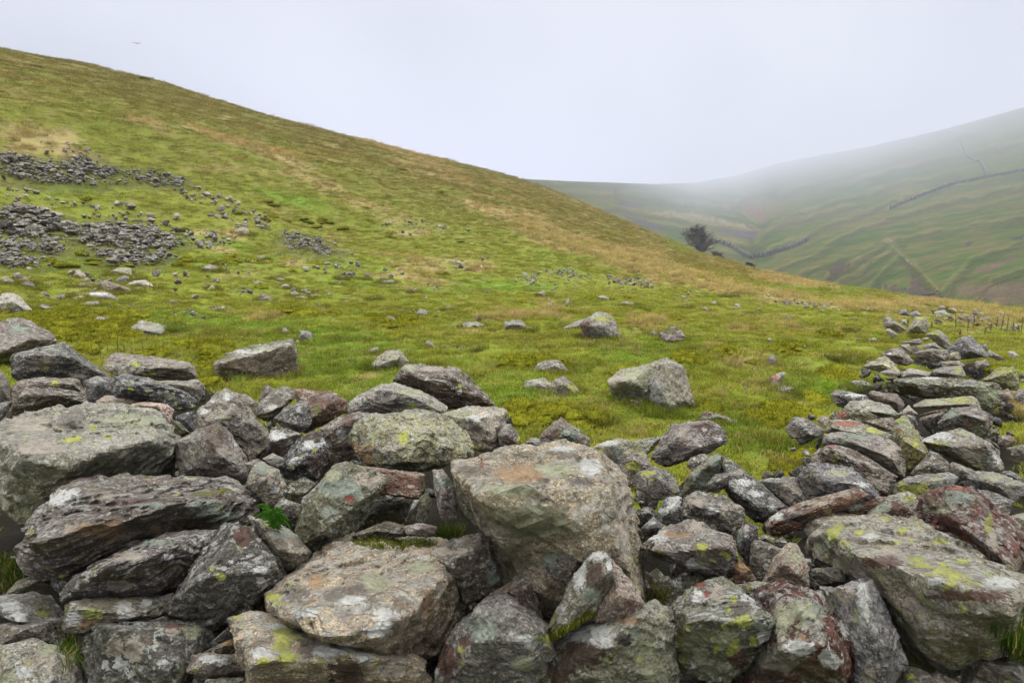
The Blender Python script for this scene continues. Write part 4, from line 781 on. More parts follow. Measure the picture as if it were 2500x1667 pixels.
def build_rock(name, tile, D_, T_, col, yel, outline, ridge, marks, rise, rng, sub=None, grow=0.0, field=False):
    op = px_pts(tile, outline); rp = px_pts(tile, ridge)
    ou = np.array([p[0] for p in op]); ov = np.array([p[1] for p in op])
    cu, cv = (ou.min()+ou.max())/2, (ov.min()+ov.max())/2
    w, h = ou.max()-ou.min(), ov.max()-ov.min()
    if field:
        D = hit_ground(cu, ov.max()-.12*h)
    else:
        D = hit_ground(cu, ov.min()+.62*h, rise)
    D *= D_
    slant = D*math.sqrt(1+float(ray(cu, cv)[2])**2)
    mpp = slant/F
    T = .62*math.sqrt(w*h)*mpp*T_
    if field: T *= 1.1
    pts = []
    f_of = lambda v: .9*(1-(v-ov.min())/max(h, 1e-6))
    def P3(u, v, dd):
        x, y, z = ray(u, v); r = D+dd
        return np.array([float(x)*r, float(y)*r, float(z)*r])
    for (u, v, _) in op:
        u2 = cu+(u-cu)*(1+grow); v2 = cv+(v-cv)*(1+grow)
        pts.append(P3(u2, v2, f_of(v)*T))
        if v > cv-.1*h: pts.append(P3(cu+(u-cu)*.95, v-.01*h, (f_of(v)+.85)*T))
        else: pts.append(P3(cu+(u-cu)*.90, cv+(v-cv)*.92, (f_of(v)+.6)*T))
    if not rp: rp = [(cu+rng.uniform(-.2, .2)*w, cv+rng.uniform(-.2, .05)*h, rng.uniform(.5, .9))]
    for (u, v, k) in rp: pts.append(P3(u, v, (f_of(v)-.85*k)*T))
    if field:  # sunk into the turf
        for (u, v, _) in op:
            if v > cv: p = P3(cu+(u-cu)*.85, v, (f_of(v)+.25)*T); p[2] -= .35*h*mpp; pts.append(p)
    pts = np.array(pts)
    px = math.sqrt(w*h)*1024/2500
    if sub is None: sub = 6 if px > 75 else 5 if px > 26 else 4 if px > 11 else 3
    strata = {'lay': 1.0, 'drb': .35}.get(col, 0.0)
    if 'bedded' in name or 'stripe' in name: strata = .8
    V, Fc = rock_shape(pts, sub, rng, rough=1.0, chips=7 if sub > 4 else 4, strata=strata)
    base = np.array([pts[:, 0].mean(), pts[:, 1].mean(), V[:, 2].min()])
    # surface data
    tint = 1.04*np.array([1.02, .985, .93])*np.array(PAL[col])*rng.uniform(.85, 1.2)*(1+rng.uniform(-.07, .07, 3)*np.array([1, .4, 1.2]))
    n = len(V); mark = np.zeros((n, 3)); ma = np.zeros(n); mst = np.ones(n)
    if marks:
        nr_ = V-pts.mean(0); nr_ /= np.linalg.norm(nr_, axis=1)[:, None]
        vd = -V/np.linalg.norm(V, axis=1)[:, None]
        front = (nr_*vd).sum(1) > -.15
        u, v = project(V[:, 0], V[:, 1], V[:, 2]); ox, oy = TILES[tile]
        for mk in marks.split():
            a = mk.split(','); bu, bv, ra, rb = ox+float(a[0])/TS, oy+float(a[1])/TS, float(a[2])/TS*1.15, float(a[3])/TS*1.15
            k = np.sqrt(((u-bu)/ra)**2+((v-bv)/rb)**2)
            f = np.clip(1.0-.5*k, 0, 1)*front
            better = f > ma
            mark[better] = MARK[a[4]]; mst[better] = .92 if a[4] in ('w', 'y', 'bm', 'br', 'rd', 'k') else .62 if a[4] in ('o', 'b', 'r') else .82; ma = np.maximum(ma, f)
    cols = dict(tint=np.tile(tint, (n, 1)), mark=mark, marka=ma, marks=mst, yellow=np.full(n, float(yel)), crust=np.full(n, rng.uniform(.0, .16)+(.04 if col in ('pal', 'pgr', 'gry', 'slb') else 0)))
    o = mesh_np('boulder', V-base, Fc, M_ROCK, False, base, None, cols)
    o['_'] = 0; del o['_']
    return o, dict(u=cu, v=cv, w=w, h=h, D=D, T=T, base=base, top=V[:, 2].max(), rad=.5*w*mpp)

INFO = []
n_ind = 0
for line in WALL.strip().splitlines():
    f = line.split('|'); tile, D_, T_, col, yel, label, outl, ridge, marks = f
    rng = np.random.default_rng(abs(hash(outl)) % 2**31 if False else sum(ord(ch)*(i+1) for i, ch in enumerate(outl)) % 2**31)
    ys = [p[1] for p in px_pts(tile, outl)]
    vc = (min(ys)+max(ys))/2
    rise = float(np.interp(vc, [760, 850, 950, 1100, 1300, 1500, 1660], [.18, .28, .40, .55, .60, .50, .42]))
    o, inf = build_rock('x bedded' if ('bedded' in label or 'striped' in label or 'plank' in label or 'reddish slab' in label) else 'x', tile, float(D_), float(T_), col, yel, outl, ridge, marks, rise, rng, grow=.03)
    o.name = 'boulder' if inf['w'] > 45 else 'stone'
    tag(o, label, 'boulder' if inf['w'] > 45 else 'stone', 'boulders of the tumbled stone wall')
    inf['wall'] = True; inf['label'] = label; inf['obj'] = o; INFO.append(inf); n_ind += 1

LAND = []
NICK = {'big rectangular block': 'big rectangular block', 'helmet-shaped grey': 'helmet-shaped boulder', 'cube-like': 'cube-like blue-grey stone', 'rough heap-shaped': 'heap-shaped stone', 'low loaf-shaped': 'loaf-shaped stone',
        'squared brown-grey': 'squared brown-grey stone', 'large humped': 'large humped boulder', 'low arched': 'low arched stone', 'largest boulder in the field': 'largest field boulder', 'dark bedded boulder': 'dark bedded boulder',
        'narrow low stone': 'narrow low stone', 'upright split': 'upright split stone', 'slanting plank-shaped': 'slanting plank-shaped stone', 'low pale outcrop': 'low pale outcrop', 'large pale rounded boulder': 'large pale rounded boulder',
        'rounded pale stone standing': 'rounded pale standing stone', 'dark angular stone in front': 'dark angular cluster stone', 'long pale boulder at': 'long pale cluster boulder', 'slanting slab with': 'white-edged slanting slab', 'pointed stone with a yellow': 'yellow-flanked pointed stone', 'pointed upright stone': 'pointed straw-tufted stone', 'dark earthy stone': 'dark earthy stone'}
fl = [l.split('|') for l in FIELD.strip().splitlines()]
small_seen = {}
for f in fl:
    tile, col, yel, label, outl, ridge = f[:6]; marks = f[6] if len(f) > 6 else ''
    rng = np.random.default_rng(sum(ord(ch)*(i+1) for i, ch in enumerate(outl)) % 2**31)
    o, inf = build_rock('x bedded' if 'bedded' in label else 'x', tile, 1, 1, col, yel, outl, ridge, marks, 0, rng, grow=.08, field=True)
    o.name = 'boulder' if inf['w'] > 45 else 'stone'
    inf['wall'] = False; inf['label'] = label; inf['obj'] = o; inf['col'] = col; INFO.append(inf); n_ind += 1
    for key, nick in NICK.items():
        if label.startswith(key) and label: inf['nick'] = nick; LAND.append(inf)
    if label: tag(o, label, 'boulder' if inf['w'] > 45 else 'stone', 'stones lying in the grass field')
    if label.startswith('largest boulder'):   # its lower, paler half, split off along a crack
        o2, i2 = build_rock('x', tile, inf['D']/hit_ground(1543, 960), 1.2, 'pgr', '.1', '-45,600 60,510 280,458 345,470 320,600 270,720 130,705 60,655 -30,645', '150,590,1 40,600', '0,590,60,50,p 60,590,40,50,p 150,560,110,60,v', 0, rng, grow=.06, field=True)
        o2.name = 'shoulder'; o2.parent = o; o2.location = o2.location-o.location; o2['label'] = 'pale left shoulder split off by a crack'
CW = dict(gry='grey', dkg='dark grey', blu='blue-grey', pal='pale', pgr='pale greenish', brn='brownish', drb='dark brown', ggr='grey-green', pnk='tan', olv='olive')
used = {i['label'] for i in INFO if i['label']}
for inf in INFO:
    if inf['label']: continue
    shape = 'flat' if inf['w'] > 2.1*inf['h'] else 'upright' if inf['h'] > inf['w'] else 'blocky' if inf['w'] < 1.35*inf['h'] else 'low'
    size = 'tiny' if inf['w'] < 22 else 'small' if inf['w'] < 40 else 'medium'
    land = sorted(LAND, key=lambda L: (L['u']-inf['u'])**2+4*(L['v']-inf['v'])**2)
    done = False
    for L in land[:9]:
        du, dv = inf['u']-L['u'], inf['v']-L['v']
        where = ('in front and ' if dv > 18 else 'beyond and ' if dv < -18 else 'level with and ')+('left of' if du < 0 else 'right of')
        nm = L['nick']
        lab = f"{size} {shape} {CW[inf['col']]} stone in grass {where} the {nm}"
        if lab not in used and len(lab.split()) <= 16: done = True; break
    if not done: lab = lab.replace('stone in grass', 'stone, farther off in grass,')
    lab = ' '.join(lab.split()[:16])
    used.add(lab); tag(inf['obj'], lab, 'stone', 'stones lying in the grass field')

# ---------------------------------------------------------------- scree
def in_poly(x, y, poly):
    c = False; n = len(poly)
    for i in range(n):
        x1, y1 = poly[i]; x2, y2 = poly[(i+1) % n]
        if (y1 > y) != (y2 > y) and x < (x2-x1)*(y-y1)/(y2-y1)+x1: c = not c
    return c
cand = []
for li, line in enumerate(SCREE.strip().splitlines()):
    tile, cnt, sz, label, pl = line.split('|'); lo, hi = [float(a) for a in sz.split(',')]
    poly = [(p[0], p[1]) for p in px_pts(tile, pl)]
    xs = [p[0] for p in poly]; ys = [p[1] for p in poly]; rg = np.random.default_rng(500+li); k = 0; tries = 0
    dense = int(cnt) > 65 and 'small stone' not in label
    want = int(int(cnt)*(3.6 if dense else 1.7))
    while k < want and tries < 60000:
        tries += 1
        u = rg.uniform(min(xs), max(xs)); v = rg.uniform(min(ys), max(ys))
        if not dense and k and rg.random() < .6: u = cand[-1][1]+rg.normal(0, 16); v = cand[-1][2]+rg.normal(0, 4)
        if not in_poly(u, v, poly): continue
        if dense and perlin(np.array([[u*.03, v*.06, li*3.3]]))[0]+.5*perlin(np.array([[u*.09, v*.2, li*3.3]]))[0] < -.3: continue
        s = lo*1.05*(hi*1.25/lo)**(rg.random()**1.9)
        if rg.random() < .5: u += rg.normal(0, 20); v += rg.normal(0, 6)
        cand.append((s/TS, u, v, label, rg.integers(1 << 30), dense)); k += 1
cand.sort(key=lambda c: -c[0])
N_IND = max(0, 298-n_ind)
def small_rock(rng, sub, size, flat):
    n = 9; pts = rng.normal(size=(n, 3)); pts /= np.linalg.norm(pts, axis=1)[:, None]
    pts *= rng.uniform(.75, 1.0, (n, 1)); pts *= np.array([rng.uniform(.8, 1), rng.uniform(.5, .9), flat])*size*.5
    a = rng.uniform(0, 6.28); tl = rng.normal(0, .22, 2)
    Rz = np.array([[math.cos(a), -math.sin(a), 0], [math.sin(a), math.cos(a), 0], [0, 0, 1]])
    Rx = np.array([[1, 0, 0], [0, math.cos(tl[0]), -math.sin(tl[0])], [0, math.sin(tl[0]), math.cos(tl[0])]])
    Ry = np.array([[math.cos(tl[1]), 0, math.sin(tl[1])], [0, 1, 0], [-math.sin(tl[1]), 0, math.cos(tl[1])]])
    pts = pts @ Rz.T @ Rx.T @ Ry.T
    N, D = hull_planes(pts); V, Fc = ico(sub)
    t = np.maximum(V @ N.T, 0)/D; rad = (t**70).sum(1)**(-1/70)
    P = V*rad[:, None]; P *= (1+.05*perlin(P/size*3+rng.uniform(0, 99, 3)))[:, None]
    return P + pts.mean(0), Fc
SV, SF, ST, SY, nv = [], [], [], [], 0
keys = ['gry', 'dkg', 'dkg', 'brn', 'gry', 'drb', 'pgr', 'blu', 'pur']
SCREE_XY = []
for i, (s, u, v, label, sd, dense) in enumerate(cand):
    rng = np.random.default_rng(int(sd)); r = hit_ground(u, v); x, y, z = [float(a) for a in ray(u, v)]
    if r > 200: continue
    size = s*r*math.sqrt(1+z*z)/F*(1.5 if r > 18 else 1.35)
    p = np.array([x*r, y*r, 0]); p[2] = tz(p[0], p[1])[0] + (size*rng.uniform(.08, .24) + (.06 if r > 18 else 0) if dense else size*rng.uniform(.06, .22) + .02)
    ck = keys[rng.integers(len(keys))] if dense else ['gry', 'brn', 'pal', 'pgr', 'gry'][rng.integers(5)]
    if 'pale' in label or rng.random() < .06: ck = 'pal'
    tint = (.66 if dense else .88)*np.array([1.06, 1.0, .90])*np.array(PAL[ck])*rng.uniform(.55, 1.2)
    ind = i < N_IND
    P, Fc = small_rock(rng, 3 if ind else 2 if s > 5 else 1, size, rng.uniform(.2, .55) if dense else rng.uniform(.4, .8))
    SCREE_XY.append((p[0], p[1], size*.6, dense))
    if ind:
        n = len(P); cols = dict(tint=np.tile(tint, (n, 1)), mark=np.zeros((n, 3)), marka=np.zeros(n), yellow=np.full(n, .1), crust=np.full(n, rng.uniform(.0, .12)))
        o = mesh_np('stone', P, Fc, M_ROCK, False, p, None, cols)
        tag(o, label, 'stone', 'stones: '+label)
    else:
        SV.append(P+p); SF.append(Fc+nv); nv += len(P); ST.append(np.tile(tint, (len(P), 1))); SY.append(np.full(len(P), rng.uniform(0, .14)))
V = np.vstack(SV); n = len(V)
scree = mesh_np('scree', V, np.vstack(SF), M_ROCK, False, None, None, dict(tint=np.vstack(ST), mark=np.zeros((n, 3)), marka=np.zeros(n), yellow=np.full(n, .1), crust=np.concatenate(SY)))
tag(scree, 'loose grey scree stones strewn in bands over the grassy slope', 'scree', kind='stuff')

# ---------------------------------------------------------------- rubble core of the wall (small stones deep between the boulders)
wallrocks = [i for i in INFO if i['wall']]
SV, SF, ST, nv = [], [], [], 0
rg = np.random.default_rng(77)
for inf in wallrocks:
    if inf['v'] < 860: continue
    for k in range((13 if inf['v'] > 1000 else 8) if inf['w'] > 60 else 5):
        a = rg.uniform(0, 6.28); b = inf['base']; rr = inf['rad']*rg.uniform(.3, 1.5)
        x, y = b[0]+math.cos(a)*rr, b[1]+.1+math.sin(a)*rr
        if y < .8: continue
        g = tz(x, y)[0]; zt = b[2]-rg.uniform(.0, .15)
        z = g + rg.uniform(.0, .5 if inf['v'] > 1150 else .85)*max(.03, zt-g)
        size = rg.uniform(.05, .22)
        P, Fc = small_rock(rg, 3, size, rg.uniform(.5, .9)); ck = ['dkg', 'drb', 'olv', 'dkg', 'brn'][rg.integers(5)]
        P = P+np.array([x, y, z]); u, v = project(P[:, 0], P[:, 1], P[:, 2])
        SV.append(P); SF.append(Fc+nv); nv += len(P); ST.append(np.tile(np.array(PAL[ck])*rg.uniform(.4, .8), (len(P), 1)))  # stone tint lowered to paint in the black shade of the gaps
V = np.vstack(SV); n = len(V)
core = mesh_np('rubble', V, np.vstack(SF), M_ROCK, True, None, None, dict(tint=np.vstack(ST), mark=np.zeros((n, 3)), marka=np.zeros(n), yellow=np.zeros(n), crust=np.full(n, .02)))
tag(core, 'small rubble, darkened as gap shade, packed beneath the wall boulders', 'rubble', kind='stuff')

# ---------------------------------------------------------------- ground object (bare earth below the rubble, darkened for gap shade)
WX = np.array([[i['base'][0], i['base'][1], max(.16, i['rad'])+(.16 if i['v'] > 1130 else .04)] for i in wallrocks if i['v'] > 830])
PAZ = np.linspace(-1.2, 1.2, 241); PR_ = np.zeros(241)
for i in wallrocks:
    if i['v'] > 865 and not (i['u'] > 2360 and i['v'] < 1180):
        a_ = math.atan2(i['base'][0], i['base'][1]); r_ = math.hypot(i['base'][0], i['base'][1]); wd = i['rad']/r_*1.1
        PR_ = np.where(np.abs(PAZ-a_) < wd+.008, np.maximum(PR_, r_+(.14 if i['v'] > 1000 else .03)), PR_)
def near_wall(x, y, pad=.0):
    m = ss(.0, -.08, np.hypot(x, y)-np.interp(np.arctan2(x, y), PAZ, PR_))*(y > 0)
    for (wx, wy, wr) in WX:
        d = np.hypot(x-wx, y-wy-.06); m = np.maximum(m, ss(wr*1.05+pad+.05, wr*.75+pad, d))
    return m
_cells = set(); _dcells = set()
for (sx_, sy_, sr_, sdn_) in SCREE_XY:
    if sr_ < .02: continue
    for i_ in range(int(math.floor((sx_-sr_)/.3)), int(math.floor((sx_+sr_)/.3))+1):
        for j_ in range(int(math.floor((sy_-sr_)/.3))-1, int(math.floor((sy_+sr_)/.3))+1):
            _cells.add((i_, j_))
            if sdn_: _dcells.add((i_, j_))
def stone_here(x, y, cells=None):
    cells = cells or _cells
    i = np.floor(x/.3).astype(int); j = np.floor(y/.3).astype(int)
    return np.array([(a, b) in cells for a, b in zip(i.tolist(), j.tolist())])
soil_shade = near_wall(X, Y, .02)
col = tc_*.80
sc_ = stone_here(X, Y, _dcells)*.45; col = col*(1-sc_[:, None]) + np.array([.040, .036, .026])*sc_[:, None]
col = col*(1-soil_shade[:, None]) + np.array([.016, .014, .010])*soil_shade[:, None]  # near-black earth: shade of the hollows painted into its colour
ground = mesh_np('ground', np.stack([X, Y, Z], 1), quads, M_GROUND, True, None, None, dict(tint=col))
tag(ground, kind='structure')
# ================================================================ turf: tufts, tussocks, moss cushions
def blade_tuft(name, n, h, spread, w, lean, seed, segs=3, upright=.0):
    rg = np.random.default_rng(seed); V = []; Fc = []; bv = []; tip = []
    for k in range(n):
        a = rg.uniform(0, 6.283); rad = spread*math.sqrt(rg.random()); bx, by = math.cos(a)*rad, math.sin(a)*rad
        hh = h*rg.uniform(.45, 1.15); la = a+rg.normal(0, .9); ln = lean*rg.uniform(.2, 1.2)*hh
        wa = rg.uniform(0, 6.283); dx, dy = math.cos(wa)*w*.5, math.sin(wa)*w*.5; b = rg.random(); i0 = len(V)
        for s in range(segs+1):
            t = s/segs; x = bx+math.cos(la)*ln*t*t; y = by+math.sin(la)*ln*t*t; z = hh*(t-.35*lean*t*t*.6)-.01
            q = (1-t)**.7
            if s < segs: V += [(x-dx*q, y-dy*q, z), (x+dx*q, y+dy*q, z)]; bv += [b, b]; tip += [t, t]
            else: V.append((x, y, z)); bv.append(b); tip.append(t)
        for s in range(segs-1): Fc.append((i0+2*s, i0+2*s+1, i0+2*s+3, i0+2*s+2))
        Fc.append((i0+2*segs-2, i0+2*segs-1, i0+2*segs))
    me = bpy.data.meshes.new(name); me.from_pydata(V, [], Fc)
    for nm, arr in (('bv', bv), ('tip', tip)):
        at = me.attributes.new(nm, 'FLOAT', 'POINT'); at.data.foreach_set('value', np.array(arr, np.float32))
    me.materials.append(M_BLADE); return bpy.data.objects.new(name, me)
def moss_cushion(name, seed):
    rg = np.random.default_rng(seed); V, Fc = ico(3); V = V.copy()
    V *= np.array([.11, .11, .055]); V *= (1+.35*fbm(V*16+seed*7, 3))[:, None]
    base = [tuple(v) for v in V]; faces = [tuple(int(a) for a in f) for f in Fc]; bv = list(rg.uniform(.2, .6, len(base))); tip = [.3]*len(base)
    for k in range(420):
        i = rg.integers(len(V)); p = V[i]
        if p[2] < -.01: continue
        n = p/np.array([.0121, .0121, .0030]); n /= np.linalg.norm(n); n += rg.normal(0, .35, 3); L = rg.uniform(.008, .022)
        wv = np.cross(n, rg.normal(size=3)); wv /= np.linalg.norm(wv)+1e-9; i0 = len(base); q = p+rg.normal(0, .006, 3); b = rg.random()*.8
        base += [tuple(q-wv*.0035), tuple(q+wv*.0035), tuple(q+n*L)]; faces.append((i0, i0+1, i0+2)); bv += [b]*3; tip += [.2, .2, 1]
    me = bpy.data.meshes.new(name); me.from_pydata(base, [], faces)
    for nm, arr in (('bv', bv), ('tip', tip)):
        at = me.attributes.new(nm, 'FLOAT', 'POINT'); at.data.foreach_set('value', np.array(arr, np.float32))
    me.materials.append(M_BLADE); return bpy.data.objects.new(name, me)
protos = bpy.data.collections.new('turf_kinds')
PR = [blade_tuft('a0', 90, .042, .10, .0050, .95, 1), blade_tuft('a1', 90, .050, .10, .0048, 1.1, 2), blade_tuft('a2', 90, .036, .11, .0052, 1.2, 3),
      blade_tuft('b0', 80, .17, .07, .0040, .8, 4, 4), blade_tuft('b1', 70, .21, .06, .0038, .6, 5, 4),
      moss_cushion('c0', 6), moss_cushion('c1', 7), moss_cushion('c2', 8)]
for p_ in PR: protos.objects.link(p_)

def scatter_points(n, rlo, rhi, seed, amax=.80):
    rg = np.random.default_rng(seed)
    az = rg.uniform(-amax, amax, n); r = np.exp(rg.uniform(math.log(rlo), math.log(rhi), n))
    return az, r, rg
def build_turf():
    PX, PS, PK, PC, PRot = [], [], [], [], []
    def add(x, y, s, kinds, colr, zs, rg, sink=0.0):
        z = terrain_z(x, y)-sink
        PX.append(np.stack([x, y, z], 1)); PS.append(np.stack([s, s, s*zs], 1)); PK.append(kinds); PC.append(colr)
        PRot.append(np.stack([rg.normal(0, .12, len(x)), rg.normal(0, .12, len(x)), rg.uniform(0, 6.283, len(x))], 1))
    # near carpet: density even in area up to 15 m
    rg = np.random.default_rng(21); n = 42000
    az = rg.uniform(-.80, .80, n); r = np.sqrt(rg.uniform(1.6**2, 15**2, n)); x, y = np.sin(az)*r, np.cos(az)*r
    parts = [(x, y, rg.uniform(.8, 1.35, n), rg)]
    az, r, rg = scatter_points(95000, 15, 250, 22); parts.append((np.sin(az)*r, np.cos(az)*r, (r/15)*rg.uniform(.75, 1.3, len(r)), rg))
    for (x, y, s, rg) in parts:
        z = terrain_z(x, y); r = np.hypot(x, y); az = np.arctan2(x, y)
        keep = (r < np.interp(az, SKY[0], SKY[1])*1.03) & (near_wall(x, y) < .35) & ~(stone_here(x, y) & (rg.random(len(x)) < .7))
        x, y, s, z, r = x[keep], y[keep], s[keep], z[keep], r[keep]
        c, st, mo = turf_colour(x, y, z, rg)
        c = c*(1+rg.normal(0, .20, len(x)))[:, None]*(1+rg.normal(0, .07, (len(x), 3))); c = np.clip(c*np.array([1, 1, 1])+0, .003, .6)
        u_ = rg.random(len(x)); kinds = rg.integers(0, 3, len(x))
        ismo = rg.random(len(x)) < mo*.6
        kinds = np.where(ismo, rg.integers(5, 8, len(x)), kinds)
        c = np.where(ismo[:, None], C_MOSS*.66*rg.uniform(.75, 1.25, (len(x), 1)), c)
        isst = (st > .55) & (u_ < .35) & ~ismo
        kinds = np.where(isst, rg.integers(3, 5, len(x)), kinds)
        clump = np.clip(1+.95*fbm(np.stack([x, y, x*0], 1)*1.7+7, 2), .5, 1.7)
        zs = np.where(isst, .75, np.where(ismo, 1.0, .95)*clump)/np.clip(r/15, 1, 30)**.42
        add(x, y, s, kinds, c, zs, rg)
    # long straw tussocks, hand placed by clumps
    for (u, v, n, hs) in [(1345, 770, 26, 1.0), (1510, 850, 14, 1.3), (1600, 785, 24, .8), (1630, 790, 20, .8), (1080, 800, 10, .7), (360, 850, 40, .8), (400, 862, 36, .8), (330, 868, 30, .7), (440, 868, 30, .7), (980, 860, 14, .8),
                          (1350, 960, 14, .9), (1440, 1000, 12, 1.0), (1340, 990, 12, 1.0), (2460, 990, 40, 1.1), (2480, 1010, 30, 1.2), (700, 905, 20, .8), (600, 925, 30, 1.0), (640, 915, 26, .9), (545, 880, 30, .9), (1560, 1060, 16, .8),
                          (1490, 940, 16, .8), (1750, 960, 14, .7), (1850, 940, 20, .8), (1900, 960, 16, .8), (1700, 1090, 16, .7), (1200, 900, 16, .7), (1580, 830, 14, .7), (1760, 870, 18, .7), (850, 930, 20, .6), (2110, 900, 16, .7)]:
        rg = np.random.default_rng(int(u*7+v)); r = hit_ground(u, v+6); x0, y0, _ = ray(u, v); k = max(3, n//3)
        x = float(x0)*r+rg.normal(0, .012*r, k); y = float(y0)*r+rg.normal(0, .02*r, k)
        c, st, mo = turf_colour(x, y, terrain_z(x, y)); c = c*.35+C_STRAW*.65*.66*rg.uniform(.7, 1.1, (k, 1))
        if u in (600, 640, 545, 850, 360, 400): c = c*.4+C_GREEN*.6
        add(x, y, .8*hs*rg.uniform(.6, 1.15, k)*max(1, r/11), rg.integers(3, 5, k), c, .95, rg)
    for inf in INFO:   # longer grass left standing round the foot of each field stone
        if inf['wall'] or inf['w'] < 16: continue
        rg = np.random.default_rng(int(inf['u'])); k = int(10+inf['w']*.35); a = rg.uniform(0, 6.283, k); rr = inf['rad']*rg.uniform(.75, 1.12, k)
        x = inf['base'][0]+np.cos(a)*rr; y = inf['base'][1]+np.sin(a)*rr*.8; c, st, mo = turf_colour(x, y, terrain_z(x, y), rg)
        add(x, y, rg.uniform(.8, 1.3, k)*max(1, inf['D']/12), rg.integers(0, 3, k), c*.7, 2.0, rg)
    P = np.vstack(PX); S = np.vstack(PS); K = np.concatenate(PK); Cc = np.vstack(PC); Ro = np.vstack(PRot)
    me = bpy.data.meshes.new('grass'); me.vertices.add(len(P)); me.vertices.foreach_set('co', P.astype(np.float32).ravel())
    for nm, arr in (('scl', S), ('rot', Ro)):
        a = me.attributes.new(nm, 'FLOAT_VECTOR', 'POINT'); a.data.foreach_set('vector', arr.astype(np.float32).ravel())
    a = me.attributes.new('kindx', 'INT', 'POINT'); a.data.foreach_set('value', K.astype(np.int32))
    a = me.attributes.new('tint', 'FLOAT_COLOR', 'POINT'); a.data.foreach_set('color', np.concatenate([Cc, np.ones((len(Cc), 1))], 1).astype(np.float32).ravel())
    o = bpy.data.objects.new('grass', me); COL.objects.link(o)
    ng = bpy.data.node_groups.new('turf_scatter', 'GeometryNodeTree')
    ng.interface.new_socket('Geometry', in_out='INPUT', socket_type='NodeSocketGeometry'); ng.interface.new_socket('Geometry', in_out='OUTPUT', socket_type='NodeSocketGeometry')
    N = ng.nodes; gi = N.new('NodeGroupInput'); go = N.new('NodeGroupOutput'); m2p = N.new('GeometryNodeMeshToPoints'); iop = N.new('GeometryNodeInstanceOnPoints'); ci = N.new('GeometryNodeCollectionInfo')
    ci.inputs['Collection'].default_value = protos; ci.inputs['Separate Children'].default_value = True; ci.inputs['Reset Children'].default_value = True
    def na(nm, typ):
        q = N.new('GeometryNodeInputNamedAttribute'); q.data_type = typ; q.inputs['Name'].default_value = nm; return q.outputs[0]
    L = ng.links
    L.new(gi.outputs[0], m2p.inputs['Mesh']); L.new(m2p.outputs[0], iop.inputs['Points']); L.new(ci.outputs[0], iop.inputs['Instance'])
    iop.inputs['Pick Instance'].default_value = True
    L.new(na('kindx', 'INT'), iop.inputs['Instance Index'])
    e2r = N.new('FunctionNodeEulerToRotation'); L.new(na('rot', 'FLOAT_VECTOR'), e2r.inputs[0]); L.new(e2r.outputs[0], iop.inputs['Rotation'])
    L.new(na('scl', 'FLOAT_VECTOR'), iop.inputs['Scale']); L.new(iop.outputs[0], go.inputs[0])
    md = o.modifiers.new('scatter', 'NODES'); md.node_group = ng
    tag(o, 'short green, mossy and straw-coloured turf covering the field and the slope', 'grass', kind='stuff')

# ================================================================ small plants on and between the boulders
def world_at(u, v, r):
    x, y, z = ray(u, v); return Vector((float(x)*r, float(y)*r, float(z)*r))
M_GT = blade_material('tuft_blade', tint=(.045, .080, .010))
M_GM = blade_material('deep_moss', tint=(.075, .105, .010))
def surface_r(u, v):
    """distance of the nearest rock surface met through a photo pixel"""
    d = world_at(u, v, 1.0).normalized()
    ok, loc, nrm, i, ob, mt = scene.ray_cast(dg, Vector((0, 0, 0)), d)
    return loc if ok else None
bpy.context.view_layer.update()
dg = bpy.context.evaluated_depsgraph_get()
def tuft_object(name, label, cat, spots, n, h, w, lean, mat, seed, group=None, spread=.03):
    rg = np.random.default_rng(seed); V = []; Fc = []; bv = []; tip = []; base = None
    for (u, v) in spots:
        q = surface_r(u, v)
        if q is None or (base is not None and (Vector(q)-base).length > (.16 if seed == 3 else .40)): continue
        if base is None: base = Vector(q)
        for k in range(n):
            a = rg.uniform(0, 6.283); rad = spread*math.sqrt(rg.random()); bx, by = q.x-base.x+math.cos(a)*rad, q.y-base.y+math.sin(a)*rad
            hh = h*rg.uniform(.4, 1.15); la = rg.uniform(0, 6.283); ln = lean*rg.uniform(.1, 1.2)*hh; wa = rg.uniform(0, 6.283)
            dx, dy = math.cos(wa)*w*.5, math.sin(wa)*w*.5; b = rg.random(); i0 = len(V); segs = 4
            for s in range(segs+1):
                t = s/segs; x = bx+math.cos(la)*ln*t*t; y = by+math.sin(la)*ln*t*t; z = (q.z-base.z)+hh*(t-.35*lean*t*t*.6)-.012; qq = (1-t)**.7
                if s < segs: V += [(x-dx*qq, y-dy*qq, z), (x+dx*qq, y+dy*qq, z)]; bv += [b, b]; tip += [t, t]
                else: V.append((x, y, z)); bv.append(b); tip.append(t)
            for s in range(segs-1): Fc.append((i0+2*s, i0+2*s+1, i0+2*s+3, i0+2*s+2))
            Fc.append((i0+2*segs-2, i0+2*segs-1, i0+2*segs))
    if base is None: return
    o = mesh_np(name, V, Fc, mat, False, base, None, dict(bv=np.array(bv), tip=np.array(tip)))
    tag(o, label, cat, group); return o
def line(u0, v0, u1, v1, n): return [(u0+(u1-u0)*k/(n-1), v0+(v1-v0)*k/(n-1)) for k in range(n)]
G = 'grass tufts between the boulders'
tuft_object('grass_tuft', 'bushy green grass tuft on the beige slab beside the upright pale slab', 'grass tuft', line(1068, 1308, 1178, 1305, 12)+line(1080, 1312, 1170, 1310, 6), 60, .10, .0028, .7, M_GT, 1, G)
tuft_object('grass_tuft', 'grass growing in the shadowed gap at the left edge beside the layered boulder', 'grass tuft', [(8+12*(k % 4), 1365+16*(k//4)) for k in range(24)], 60, .055, .0030, .9, M_GT, 2, G, .05)
tuft_object('grass_tuft', 'thin grass in the hollow under the overhanging lichened stone', 'grass tuft', [(1585+9*(k % 6), 1440+9*(k//6)) for k in range(24)], 26, .05, .0024, .7, blade_material('hollow_grass', tint=(.10, .11, .014)), 3, G, .05)
